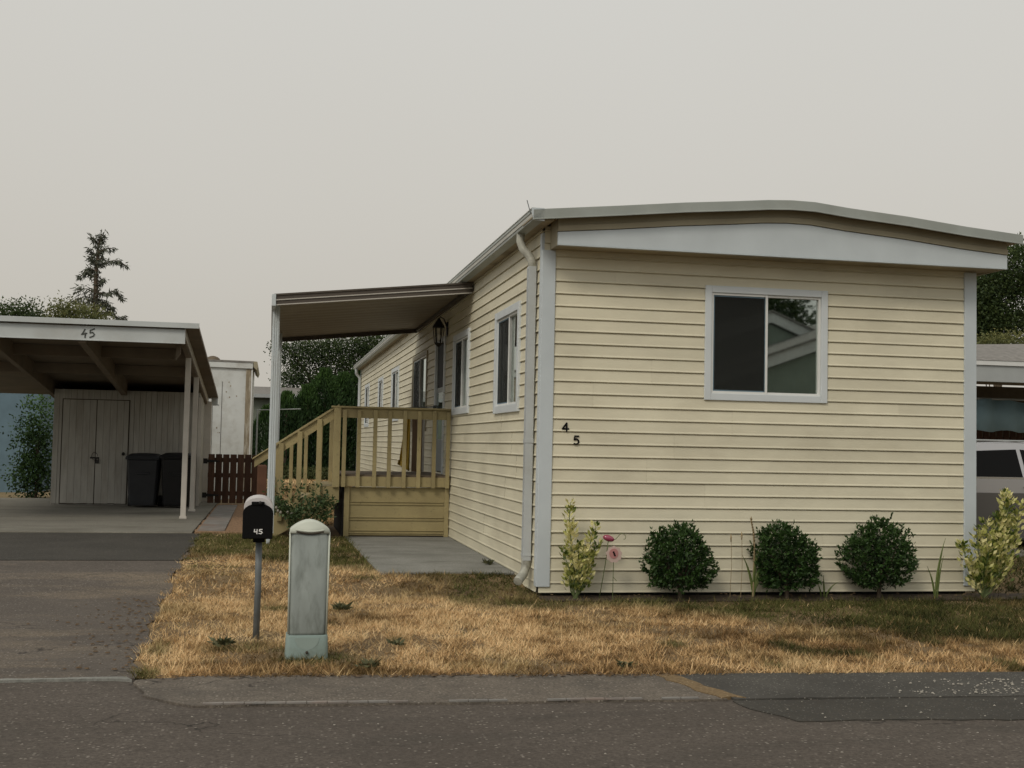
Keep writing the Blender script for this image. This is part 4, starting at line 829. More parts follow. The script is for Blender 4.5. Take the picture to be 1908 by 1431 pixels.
# pedestal
p0 = hl(-1.265, 7.66)
pd = Thing('utility_pedestal', p0, 'grey green telephone utility pedestal with domed pale top standing on the dry lawn', 'utility box')
def pr(wd, dp, z, n=5, rr_=0.03):
    pts = []
    for (sx, sy, a0_) in ((1, 1, 0), (-1, 1, 90), (-1, -1, 180), (1, -1, 270)):
        for k in range(n):
            t = R(a0_ + 90 * k / (n - 1)); pts.append((p0[0] + sx * (wd / 2 - rr_) + rr_ * math.cos(t), p0[1] + sy * (dp / 2 - rr_) + rr_ * math.sin(t), z))
    return pts
mb = MB(); mb.smooth = True; mb.loft([pr(0.228, 0.17, 0.14), pr(0.232, 0.17, 0.16), pr(0.245, 0.16, 0.795)]); mb.build('cover', 'ped', pd)
mb = MB(); mb.smooth = True; rings = []
for j in range(9):        # hood: an arch across, rounded off front and back
    y = -0.088 + 0.176 * j / 8; e = math.sqrt(max(0.0, 1 - (abs(y) / 0.094) ** 6)); ring = [(-0.124 * (0.97 + 0.03 * e), 0.776)]
    for k in range(17):
        t = math.pi - math.pi * k / 16; ring.append((0.124 * (0.95 + 0.05 * e) * math.cos(t), 0.792 + 0.012 * math.sin(t) ** 0.5 + 0.055 * (0.55 + 0.45 * e) * (1 - abs(math.cos(t)) ** 1.8)))
    ring.append((0.124 * (0.97 + 0.03 * e), 0.776)); rings.append([(p0[0] + x, p0[1] + y, z) for x, z in ring])
mb.loft(rings); mb.build('cap', 'pedcap', pd)
mb = MB(); ln = [(p0[0] - 0.085 + 0.17 * k / 12, p0[1] - 0.087, 0.786 - 0.012 * math.sin(math.pi * k / 12)) for k in range(13)]; mb.tube(ln, 0.0055, 6)
mb.build('vent_slot', 'seam', pd)
mb = MB(); ln = [(p0[0] - 0.09 + 0.18 * k / 12, p0[1] - 0.087, 0.797 - 0.010 * math.sin(math.pi * k / 12)) for k in range(13)]; mb.smooth = True; mb.tube(ln, 0.006, 6); mb.build('vent_lip', 'pedcap', pd)
mb = MB(); mb.smooth = True; mb.loft([pr(0.268, 0.20, -0.05), pr(0.266, 0.20, 0.0), pr(0.258, 0.19, 0.135), pr(0.250, 0.182, 0.142)]); bb = mb.build('base', 'pedbase', pd)
mb = MB(); q = [(p0[0] + 0.075 * math.cos(t), 0.128 + 0.075 * math.sin(t)) for t in np.linspace(math.pi, 2 * math.pi, 12)]; mb.prism(q, p0[1] - 0.0985, p0[1] - 0.094); mb.build('worn_patch', 'pedlite', bb, th=pd)
mb = MB(); mb.smooth = True; mb.tube([(p0[0] + 0.0, p0[1] - 0.112, 0.038), (p0[0], p0[1] - 0.095, 0.038)], 0.009, 8); mb.build('bolt', 'seam', bb, th=pd)
mb = MB(); mb.smooth = True
for s in (-1, 1): mb.tube([(p0[0] + s * 0.118, p0[1] - 0.078, 0.15), (p0[0] + s * 0.122, p0[1] - 0.073, 0.785)], 0.006, 6)
mb.build('edge_highlight', 'pedcap', pd)  # pale strips paint a highlight along the cover's front edges

# ================================================================ PLANTS
def box_bush(u, v, rad, hgt, label, z0=0.0, top=0.0, skew=0.0, spike=0.16):
    t = Thing('boxwood_bush', (u, v, z0), label, 'bush', 'round clipped bushes along the front wall')
    zc = z0 + hgt * 0.51
    mb = MB()
    mb.tube([(u, v, z0 - 0.03), (u + 0.01, v, z0 + 0.12), (u, v, z0 + 0.3)], [0.022, 0.018, 0.012], 6)
    for k in range(9):
        a = RNG.random() * 6.28; q = (u + rad * .55 * math.cos(a), v + rad * .5 * math.sin(a), zc + rad * (RNG.random() - .3)); mb.tube([(u, v, z0 + 0.10), ((u + q[0]) / 2, (v + q[1]) / 2, z0 + 0.22), q], [0.012, 0.009, 0.005], 5)
    mb.build('stem', 'bark', t)
    n = 620; d = sph(n); d = d[(d[:, 2] > -0.80)]; n = len(d)
    f = 2.1 * np.array([mnoise.noise(Vector(x * 2.2) + Vector((u * 7, 3, 1))) for x in d])
    r = (0.95 + 0.14 * f) * (0.86 + 0.14 * RNG.random(n)); 
    r = np.where((RNG.random(n) < spike) & (d[:, 2] > 0.0), r * (1.06 + 0.10 * RNG.random(n)), r)
    sc_ = np.array([rad, rad * 0.9, hgt * 0.50])
    c = np.array([u, v, zc]) + d * sc_ * r[:, None]
    c[:, 0] += skew * (c[:, 2] - zc); c[:, 2] += top * np.maximum(0, d[:, 2]) * (np.abs(d[:, 0] + 0.15) < 0.55); low_ = c[:, 2] < zc; c[:, 0] = np.where(low_, u + (c[:, 0] - u) * 1.06, c[:, 0])
    P = []; D = []; Rn = []
    for i in range(n):      # twig tufts of leaves
        m_ = int(6 + 10 * RNG.random()); ax = d[i] * 0.75 + np.array([0, 0, 0.55]) + RNG.normal(size=3) * 0.25; ax /= np.linalg.norm(ax)
        tt = RNG.random(m_) * 0.065
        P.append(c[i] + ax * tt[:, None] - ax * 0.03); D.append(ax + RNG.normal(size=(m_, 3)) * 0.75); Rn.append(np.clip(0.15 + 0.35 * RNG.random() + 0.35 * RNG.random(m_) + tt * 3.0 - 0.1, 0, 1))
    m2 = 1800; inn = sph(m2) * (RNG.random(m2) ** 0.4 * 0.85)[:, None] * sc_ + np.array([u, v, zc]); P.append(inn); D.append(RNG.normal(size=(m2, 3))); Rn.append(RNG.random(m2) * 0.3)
    P = np.concatenate(P); D = np.concatenate(D); Rn = np.concatenate(Rn); k = P[:, 2] > z0 + 0.05
    P, D, Rn = P[k], D[k], Rn[k]
    leaf_part('foliage', P, D, 0.030 + 0.014 * RNG.random(len(P)), 0.017, 'boxwood', t, t, Rn)
box_bush(1.245, -0.27, 0.295, 0.66, 'dark green round clipped bush beside the pink garden stakes, leftmost of three', top=0.0, skew=-0.05, spike=0.12)
box_bush(2.300, -0.21, 0.285, 0.64, 'dark green round clipped bush below the front window, middle of three', 0.01, top=0.035, skew=-0.16, spike=0.22)
box_bush(3.205, -0.24, 0.305, 0.68, 'dark green round clipped bush nearest the right corner of the cream house', 0.01, top=0.02, skew=0.08, spike=0.38)
def euonymus(u, v, stems, label, z0=0.0, dens=1.0, lf=1.0):
    t = Thing('variegated_shrub', (u, v, z0), label, 'shrub', 'variegated shrubs at the house corners')
    mb = MB(); P = []; D = []
    for (du, dvv, hgt, lean, sp) in stems:
        pts = []
        for k in range(7):
            s = k / 6; pts.append((u + du * s ** 0.7 + lean * s * s + 0.012 * math.sin(9 * s + du * 30), v + dvv * s, z0 + hgt * s))
        mb.tube(pts, [0.010 - 0.007 * k / 6 for k in range(7)], 5)
        nl = int(34 * hgt / 0.1 * 0.55 * dens)
        for i in range(nl):
            s = 0.12 + 0.88 * RNG.random() ** 0.8; k = min(5, int(s * 6)); f = s * 6 - k
            p = np.array(pts[k]) * (1 - f) + np.array(pts[k + 1]) * f; a = RNG.random() * 6.28; rr_ = sp * (1.05 - s * 0.75) * RNG.random()
            p = p + np.array([math.cos(a), math.sin(a) * 0.8, 0.0]) * rr_ + np.array([0, 0, rr_ * 0.4])
            P.append(p); D.append(np.array([math.cos(a), math.sin(a), 0.75 + 0.6 * RNG.random()]))
    mb.build('stem', 'stem', t)
    P = np.array(P); D = np.array(D); n = len(P); clump = np.array([mnoise.noise(Vector(p * 14)) for p in P])
    rn = np.clip(0.55 + 1.3 * clump + 0.7 * (RNG.random(n) - 0.5), 0, 1)
    leaf_part('foliage', P, D, (0.040 + 0.022 * RNG.random(n)) * lf, 0.027 * lf, 'euonymus', t, t, rn)
euonymus(0.30, -0.20, [(-0.09, 0, 0.86, 0.03, 0.09), (-0.06, -.03, 0.66, 0.0, 0.11), (0.12, 0, 0.66, 0.06, 0.08), (0.06, -.05, 0.48, 0.0, 0.12), (0.14, -.04, 0.40, 0.0, 0.11), (-0.11, -.04, 0.44, 0.0, 0.09), (0.0, -.06, 0.34, 0.0, 0.13), (0.02, 0.02, 0.5, 0, 0.1), (0.17, 0, 0.5, 0.03, 0.07)],
         'yellow green variegated shrub between the downspout corner and the pink garden stakes', dens=1.0)
q = at(1838, 1115, -0.35)
euonymus(q[0], -0.30, [(-0.22, 0, 0.52, -0.02, 0.10), (-0.16, -.05, 0.36, 0, 0.10), (-0.06, 0, 0.66, 0.0, 0.14), (0.04, 0, 0.74, 0.0, 0.14), (0.14, .03, 0.80, 0.05, 0.14), (0.22, 0, 0.92, 0.06, 0.15), (0.0, -.08, 0.50, 0, 0.17), (0.15, -.08, 0.6, 0.02, 0.17), (0.3, -.05, 0.75, 0.05, 0.17), (0.36, 0, 0.9, 0.04, 0.15), (-0.05, -.1, 0.3, 0, .15), (.2, -.1, .4, 0, .2), (0.28, 0.05, 1.0, 0.0, 0.12)],
         'large yellow green variegated shrub at the right corner of the cream house', dens=1.15, lf=1.1)
# sword leaved plants
def blades(u, v, specs, label, name='sword_leaf_plant', z0=0.0, cat='plant', group=None, dry=0.0):
    t = Thing(name, (u, v, z0), label, cat, group); mb = MB()
    for du, hgt, lean, w_ in specs:
        vs = []; n = 8
        for k in range(n + 1):
            s = k / n; cu = u + du + lean * s ** 1.7; hw = w_ / 2 * (1 - s ** 2.2) * (0.6 + 0.8 * min(1, s * 3)) * 0.8; z = z0 + hgt * s - abs(lean) * 0.35 * s ** 3
            vs += [(cu - hw, v - 0.02 * s, z), (cu, v - 0.02 * s - 0.006, z), (cu + hw, v - 0.02 * s, z)]
        fs = []
        for k in range(n): fs += [(3 * k, 3 * k + 1, 3 * k + 4, 3 * k + 3), (3 * k + 1, 3 * k + 2, 3 * k + 5, 3 * k + 4)]
        mb.add(vs, fs)
    o = mb.build('leaf_blade', 'blade', t)
    a = o.data.attributes.new('rnd', 'FLOAT', 'POINT'); a.data.foreach_set('value', np.clip(RNG.random(len(o.data.vertices)) * 0.4 + 0.2 + dry, 0, 1).astype(np.float32))
    return t
q = at(1745, 1118, -0.32); blades(q[0], -0.30, [(0.0, 0.60, 0.09, 0.030), (-0.01, 0.34, -0.09, 0.022), (0.02, 0.42, 0.05, 0.02)], 'upright sword leaves between the right bush and the corner shrub', group='sword leaved plants')
q = at(1540, 1118, -0.25); blades(q[0], -0.20, [(0.02, 0.20, 0.13, 0.024), (0.0, 0.22, -0.02, 0.018), (-0.03, 0.16, -0.05, 0.016)], 'short dull sword leaves between the middle and right bushes', group='sword leaved plants')
q = at(1405, 1118, -0.20); tl = blades(q[0], -0.12, [(0.02, 0.42, 0.02, 0.022), (0.03, 0.46, 0.12, 0.028), (0.02, 0.44, -0.12, 0.026), (0.03, 0.40, 0.16, 0.026), (0.02, 0.48, 0.05, 0.026), (0.03, 0.36, 0.2, 0.022)], 'tall leafy lily stalk between the left and middle bushes', name='lily_plant')
mb = MB(); mb.tube([(q[0] + 0.02, -0.125, 0), (q[0] + 0.03, -0.125, 0.45), (q[0] + 0.02, -0.125, 0.60), (q[0] - 0.012, -0.125, 0.73)], [0.008, 0.007, 0.009, 0.005], 6); mb.smooth = True
for k in range(9): z = 0.52 + k * 0.024; mb.tube([(q[0] + 0.026 - 0.004 * k, -0.135, z), (q[0] + 0.020 - 0.004 * k, -0.140, z + 0.03)], [0.009, 0.003], 5)
mb.build('flower_stalk', 'drystem', tl)
for x_, h_, lb in ((1363, 0.58, 'thin dry flower stem right of the left round bush'), (1383, 0.60, 'thin dry flower stem just left of the tall lily stalk')):
    q = at(x_, 1118, -0.2); t = Thing('dry_flower_stem', (q[0], -0.16, 0), lb, 'plant', 'dry flower stems'); mb = MB()
    mb.tube([(q[0], -0.16, 0), (q[0] + 0.012, -0.16, h_ * 0.5), (q[0] + 0.005, -0.16, h_)], 0.0028, 5); mb.build('stalk', 'drystem', t)
    mb = MB(); mb.smooth = True; mb.tube([(q[0] + 0.005, -0.16, h_ - 0.07), (q[0] + 0.005, -0.16, h_ - 0.03), (q[0] + 0.003, -0.16, h_ + 0.005)], [0.004, 0.009, 0.003], 6); mb.build('seed_head', 'drystem', t)
# pink garden stakes
g1 = at(1150, 1010, -0.18); t = Thing('garden_stake', (g1[0], -0.18, 0), 'pink glass bulb ornament with a curled wire tail on a garden stake', 'garden ornament')
c = at(1134, 1003, -0.18); mb = MB(); mb.smooth = True
rings = []
for k in range(9):
    s = -1 + 2 * k / 8; rr_ = math.sqrt(max(0.01, 1 - s * s)); rings.append([(c[0] + 0.055 * s, -0.18 + 0.030 * rr_ * math.cos(a), c[2] + 0.030 * rr_ * math.sin(a) - 0.012 * s) for a in np.linspace(0, 2 * math.pi, 13)[:-1]])
mb.loft(rings); mb.build('glass_bulb', 'pinkglass', t)
mb = MB(); mb.smooth = True; pts = [at(x_, y_, -0.18) for x_, y_ in ((1141, 1007), (1148, 1004), (1152, 999), (1157, 994), (1161, 994), (1166, 999), (1165, 1004), (1162, 1005))]; mb.tube(pts, 0.0028, 5)
mb.tube([c, at(1128, 1050, -0.19), at(1116, 1118, -0.2)], 0.004, 5); mb.build('wire', 'stem', t)
t = Thing('garden_stake', (at(1143, 1035, -0.24)[0], -0.24, 0), 'round pale pink flower disc ornament on a thin garden stake', 'garden ornament')
c = at(1144, 1033, -0.24); mb = MB(); pet = []
for k in range(36):
    a = k / 36 * 2 * math.pi; rr_ = 0.072 * (1 + 0.07 * math.sin(9 * a)); pet.append((c[0] + rr_ * math.cos(a), c[2] + rr_ * math.sin(a)))
mb.prism(pet, -0.243, -0.237); dsk = mb.build('disc', 'pinkpale', t)
mb = MB(); mb.prism([(c[0] - 0.003 + 0.042 * math.cos(a), c[2] + 0.008 + 0.045 * math.sin(a)) for a in np.linspace(0, 2 * math.pi, 19)[:-1]], -0.247, -0.2435); mb.use('black')
for dx, dz in ((-0.006, 0.02), (0.006, -0.008), (0.0, 0.006)): mb.prism([(c[0] + dx + 0.009 * math.cos(a), c[2] + dz + 0.009 * math.sin(a)) for a in np.linspace(0, 2 * math.pi, 9)[:-1]], -0.2505, -0.2475)
mb.mats = ['pinkmid', 'black']; mb.mi = [0] * 20 + [1] * (len(mb.f) - 20); mb.build('disc_centre', None, t)
mb = MB(); mb.tube([(c[0] - 0.005, -0.235, -0.03), (c[0] - 0.002, -0.235, c[2])], 0.0035, 5); mb.bar((c[0] - 0.004, -0.235, 0.20), (c[0] + 0.03, -0.235, 0.165), 0.008, 0.004); mb.build('stake_rod', 'stem', t)
# ornaments hanging by the wire: two little leaf charms
for n_, (x_, y_) in enumerate(((1164, 1006), (1169, 1029))):
    pass
# rose bush under the stairs
q = (-1.95, 5.10); t = Thing('rose_bush', (q[0], q[1], 0.1), 'leafy dark green rose bush in front of the porch stairs', 'bush')
mb = MB(); P = []; D = []
for k in range(26):
    a = RNG.random() * 6.28; rr_ = 0.15 + 0.42 * RNG.random(); hh = 0.30 + 0.42 * RNG.random()
    if rr_ > 0.4: hh *= 0.8
    e = (q[0] + rr_ * math.cos(a), q[1] + rr_ * 0.6 * math.sin(a), 0.1 + hh); m_ = ((q[0] + e[0]) / 2 + 0.05 * (RNG.random() - .5), (q[1] + e[1]) / 2, 0.1 + hh * 0.62)
    mb.tube([(q[0] + 0.08 * math.cos(a), q[1] + 0.05 * math.sin(a), 0.08), m_, e], [0.007, 0.005, 0.003], 5)
    for i in range(58):
        s = 0.25 + 0.85 * RNG.random(); p = np.array(m_) * (1 - s) + np.array(e) * s if s > 0.4 else np.array((q[0], q[1], 0.1)) * (1 - s * 1.6) + np.array(m_) * s * 1.6
        P.append(p + RNG.normal(size=3) * np.array([0.045, 0.04, 0.03])); D.append(RNG.normal(size=3) + np.array([0, 0, 0.2]))
mb.build('stem', 'stem', t); P = np.array(P); P[:, 2] = np.maximum(P[:, 2], 0.12); leaf_part('foliage', P, np.array(D), 0.042 + 0.02 * RNG.random(len(P)), 0.028, 'rose', t, t)
mb = MB(); mb.smooth = True
for x_, y_ in ((515, 946), (518, 952), (523, 955), (536, 955), (544, 957)):
    c = at(x_, y_, 4.95); rings = []
    for k in range(4): rings.append([(c[0] + (0.006 + 0.014 * math.sin(k)) * math.cos(a), 4.95 + 0.02 * math.sin(a), c[2] - 0.015 + 0.012 * k) for a in np.linspace(0, 6.283, 8)[:-1]])
    mb.loft(rings)
mb.build('blossom', 'stone', t)
# small weeds in the lawn
def weed(u, v, r, n, label, m='weed', name='lawn_weed', hh=0.05):
    t = Thing(name, (u, v, gz(v)), label, 'weed', 'weeds in the dry lawn'); a = RNG.random(n) * 6.28; D = np.stack([np.cos(a), np.sin(a), 0.1 + 0.7 * RNG.random(n)], 1)
    n *= 2; r *= 0.85; a = RNG.random(n) * 6.28; D = np.stack([np.cos(a), np.sin(a), 0.1 + 0.9 * RNG.random(n)], 1); P = np.array([u, v, gz(v) + 0.012]) + np.stack([RNG.normal(size=n) * r * .28, RNG.normal(size=n) * r * .2, np.abs(RNG.normal(size=n)) * 0.012], 1); leaf_part('leaf', P, D, r * (0.35 + 0.6 * RNG.random(n)), 0.020, m, t, t)
WD = [(739, 1200, 0.085, 16, 'grey green weed in the middle of the dry grass right of the pedestal'), (688, 1240, 0.10, 22, 'broad leaved weed at the lawn edge right of the pedestal'), (1163, 1240, 0.08, 18, 'small green weed at the lawn edge below the variegated shrub'), (640, 1135, 0.13, 34, 'wide dark trailing weed beside the pedestal'), (415, 1200, 0.11, 30, 'green weed clump at the foot of the mailbox post'), (910, 1068, 0.10, 24, 'tuft of green leaves at the end of the concrete walk')]
for x_, y_, r_, n_, lb in WD:
    d = fw + rt * ((x_ - 954) / F_PX) - upv * ((y_ - 715.5) / F_PX); tt = (0.02 - CZ) / d.z; P = Vector((0, 0, CZ)) + d * tt; c = hl(P.x, P.y)
    weed(c[0], c[1], r_, n_, lb)

# ================================================================ GRASS
def vnoise(u, v, s, off=0.0): return np.array([mnoise.noise(Vector((a * s + off, b * s, off * 0.37))) for a, b in zip(u, v)])
GN = 26
def gnoise(u, v, s, off):
    "fast value noise on a lattice"
    x = u * s + off; y = v * s + off * 1.7; xi = np.floor(x).astype(int); yi = np.floor(y).astype(int); fx = x - xi; fy = y - yi
    fx = fx * fx * (3 - 2 * fx); fy = fy * fy * (3 - 2 * fy)
    def h(a, b): t = np.sin(a * 127.1 + b * 311.7 + off * 17.3) * 43758.5453; return t - np.floor(t)
    return (h(xi, yi) * (1 - fx) + h(xi + 1, yi) * fx) * (1 - fy) + (h(xi, yi + 1) * (1 - fx) + h(xi + 1, yi + 1) * fx) * fy
def sstep(x, a, b): t = np.clip((x - a) / (b - a), 0, 1); return t * t * (3 - 2 * t)
gzv = lambda v: 0.1 * sstep(v, -0.1, 1.2)
def grass_field(u0, u1, v0, v1, dens, hmin, hmax, wid):
    n = int((u1 - u0) * (v1 - v0) * dens); u = u0 + (u1 - u0) * RNG.random(n); v = v0 + (v1 - v0) * RNG.random(n)
    jit = (gnoise(u, v, 7, 3.1) - 0.5) * 0.14 + (gnoise(u, v, 25, 8.1) - .5) * 0.06
    ev = np.where(u > -3.4, -3.54 - 0.066 * (u + 2.4), -3.5)
    du_ = np.where(v < -1.1, -3.12 - 0.10 * (v + 3.5) / 2.4, -3.22 - 0.0067 * (v + 1.1))
    k = (v > ev + jit * 0.5) & (u > du_ + jit)
    k &= ~((u > -0.01) & (v > -0.02) & (u < 4.36) & (v < 22.5))
    bed = (u > 0.0) & (u < 5.0) & (v > -0.33 + jit) & (v < 0.1); k &= ~(bed & (RNG.random(n) > 0.06))
    k &= ~((u > -1.36 + jit * 0.4) & (u < 0.05) & (v > 1.05 + jit * 0.4) & (v < 7.6))
    k &= ~((u < -2.55) & (v > 5.9)); k &= ~((u > -2.5) & (v > 5.4) & (v < 7.5) & (u < 0))
    bare = gnoise(u, v, 2.2, 5.5) * 0.6 + gnoise(u, v, 6, 9.9) * 0.4; k &= ~((bare < 0.40) & (RNG.random(n) < 0.7))
    u, v = u[k], v[k]; n = len(u); jit = jit[k]
    # colour: dry straw, greener by the walls, the walk and in patches
    g_ = 0.85 * sstep(v, -1.05, -0.45) * (v < 0.9) * (u > -0.7) * (1 - 0.45 * sstep(u, 1.5, 3.5))
    g_ = np.maximum(g_, 0.55 * sstep(v, -0.9, 0.2) * sstep(u, -1.9, -0.5) * (v < 1.3))
    g_ = np.maximum(g_, 1.25 * sstep(v + 0.9 * (u + 1.4), 0.7, 1.7) * (v < 6) * (u > -2.5)); g_ = np.maximum(g_, 1.15 * sstep(v, 2.4, 3.4) * (v < 6))
    g_ = np.maximum(g_, 0.8 * (1 - sstep(np.hypot(u - p0[0] - 0.06, (v - p0[1] + 0.12) * 1.0), 0.16, 0.34)))
    g_ = np.maximum(g_, 0.55 * (1 - sstep(np.hypot(u - m0[0] + 0.12, (v - m0[1] + 0.2)), 0.10, 0.35)))
    g_ = g_ + 0.75 * (gnoise(u, v, 1.1, 21.0) - 0.50) + 0.55 * (gnoise(u, v, 3.3, 4.0) - 0.5)
    g_ = np.maximum(g_, 0.9 * sstep(gnoise(u, v, 2.6, 77.0), 0.74, 0.9))
    g_ = np.clip(g_ + 0.25 * (RNG.random(n) - 0.5), 0, 1)
    g_ = np.where(RNG.random(n) < 0.10, RNG.random(n), g_) * 1.0
    cl = gnoise(u, v, 14, 2.0); cl = np.where(g_ > 0.8, cl * 0.8 + 0.3, cl)
    rnd = np.clip(0.12 + 0.62 * RNG.random(n) + 0.80 * (gnoise(u, v, 1.3, 31.0) - 0.5) + 0.75 * (cl - 0.45) + 0.55 * (gnoise(u, v, 6, 61.0) - 0.5) - 0.45 * sstep(gnoise(u, v, 3.7, 91.0), 0.62, 0.85) + 0.20 * (1 - sstep(u, -1.5, 1.0)) - 0.12 * sstep(u, -0.5, 1.5), 0, 1)
    hgt = (hmin + (hmax - hmin) * RNG.random(n)) * (0.6 + 0.9 * cl) * np.where(v < ev[k] + 0.25, 1.35, 1.0)
    a = RNG.random(n) * 6.283 + 3.0 * gnoise(u, v, 5, 12.0); lean = 0.6 + 3.2 * RNG.random(n) ** 1.5
    D = np.stack([np.cos(a) * lean, np.sin(a) * lean, np.ones(n)], 1); D = nrm(D)
    S = np.stack([-np.sin(a + 0.8 * RNG.normal(size=n)), np.cos(a), np.zeros(n)], 1)
    B = np.stack([u, v, gzv(v) - 0.010], 1); wv_ = (wid * (0.6 + 0.8 * RNG.random(n)))[:, None]
    q = np.empty((n, 3, 3)); q[:, 0] = B - S * wv_ / 2; q[:, 1] = B + S * wv_ / 2; q[:, 2] = B + D * hgt[:, None] * 1.35
    return q.reshape(-1, 3), rnd, g_
parts = [grass_field(-3.4, 6.2, -3.75, 0.1, 7500, 0.018, 0.050, 0.0065), grass_field(-3.4, 0.0, 0.1, 6.0, 4200, 0.018, 0.05, 0.008), grass_field(-3.4, 0.0, 7.6, 30.0, 500, 0.03, 0.06, 0.02), grass_field(4.4, 9, 0.1, 8, 1200, 0.03, 0.06, 0.012)]
o = fast_mesh('dry_grass', np.concatenate([p[0] for p in parts]), 3, 'grass', attrs={'rnd': np.concatenate([p[1] for p in parts]), 'green': np.concatenate([p[2] for p in parts])})
tag(o, 'dry straw coloured lawn grass with greener patches by the house and walk', 'grass', kind='stuff')
# dead leaves and stone chips
def scatter(name, pts, m, size, flat, label, cat):
    n = len(pts); P = np.array(pts); a = RNG.random(n) * 6.28; vs = []
    mb = MB()
    for i in range(n):
        s = size * (0.4 + RNG.random()); k = 6; ring = []; 
        for j in range(k):
            t_ = a[i] + 2 * math.pi * j / k; rr_ = s * (0.7 + 0.5 * RNG.random()); ring.append((P[i, 0] + rr_ * math.cos(t_), P[i, 1] + rr_ * 0.7 * math.sin(t_), P[i, 2] + flat * s * RNG.random() * 0.5))
        mb.loft([ring, [((x - P[i, 0]) * 0.6 + P[i, 0], (y - P[i, 1]) * 0.6 + P[i, 1], z + flat * s) for x, y, z in ring]])
    tag(mb.build(name, m), label, cat, kind='stuff')
pts = []
for i in range(420):
    u = 1.1 + 3.6 * RNG.random(); t_ = abs(RNG.normal()) * 0.09; 
    if RNG.random() < 0.45: u = 2.05 + 0.35 * RNG.normal(); t_ = RNG.random() * 0.42
    pts.append((u, low_v(u) + 0.02 + t_, 0.008))
for i in range(60): u = 0.2 + 5 * RNG.random(); pts.append((u, low_v(u) - 0.5 * RNG.random(), 0.003))
scatter('stone_chips', pts, 'stone', 0.008, 0.5, 'pale broken stone chips along the dark kerb strip', 'gravel')
pts = []
for i in range(170):
    v_ = -3.3 + 3.2 * RNG.random(); pts.append((drive_u(v_) - abs(RNG.normal()) * 0.28, v_, gz(v_) + 0.006))
for i in range(120): u = -3 + 3 * RNG.random(); pts.append((u, edge_v(u) + 0.03 * RNG.normal(), 0.008))
for i in range(90): v_ = 1.2 + 1.2 * RNG.random(); pts.append((-3.2 + 0.4 * RNG.random(), v_ - 0.2, gz(v_) + 0.02))
for i in range(60): pts.append((-0.9 + 0.8 * RNG.random(), -0.5 + 0.8 * RNG.random(), 0.03))
for i in range(60): pts.append((5 * RNG.random(), -0.35 + 0.25 * RNG.random(), 0.03))
scatter('dead_leaves', pts, 'deadleaf', 0.014, 0.35, 'brown dead leaves along the driveway and lawn edges', 'leaves')
pts = [(-3.3 + 6.5 * RNG.random() - 1.5 * (RNG.random() < .3), -4.5 - 2.2 * RNG.random(), 0.0) for i in range(130)]
scatter('road_grit', pts, 'stone', 0.005, 0.5, 'loose pale grit scattered on the road', 'gravel')

# ================================================================ TREES and NEIGHBOURS BEHIND
def clump_tree(name, base, trunk_h, blobs, leaf, m, label, cat='tree', group=None, per=900, trunk_r=0.12, tuft=26):
    t = Thing(name, base, label, cat, group); mb = MB(); b = Vector(base)
    topz = b.z + trunk_h
    mb.tube([b - Vector((0, 0, .1)), b + Vector((0.05, 0, trunk_h * .5)), b + Vector((0, 0, trunk_h))], [trunk_r, trunk_r * .75, trunk_r * .5], 8)
    for (c, r) in blobs: mb.tube([(b.x, b.y, b.z + trunk_h * 0.7), tuple((Vector(c) + Vector((b.x, b.y, topz))) / 2), c], [trunk_r * .4, trunk_r * .25, trunk_r * .08], 6)
    mb.build('trunk', 'bark', t)
    P = []; D = []; Rn = []
    for (c, r) in blobs:
        nc = int(per * (r[0] * r[2]) ** 0.5); 
        for i in range(max(8, nc // tuft)):
            d = sph(1)[0]; cc = np.array(c) + d * np.array(r) * (0.35 + 0.65 * RNG.random() ** 0.5)
            k = tuft; s = leaf * 2.6; P.append(cc + RNG.normal(size=(k, 3)) * s * np.array([1, 1, 0.6])); D.append(RNG.normal(size=(k, 3)) + d * 0.8)
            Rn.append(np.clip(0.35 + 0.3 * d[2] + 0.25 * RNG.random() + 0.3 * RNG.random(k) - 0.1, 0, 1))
    P = np.concatenate(P); leaf_part('crown', P, np.concatenate(D), leaf * (0.8 + 0.8 * RNG.random(len(P))), leaf * 0.65, m, t, t, np.concatenate(Rn)); return t
def B(x, y, v, ru, rz_, rv=None): return (at(x, y, v), (ru, rv or ru, rz_))
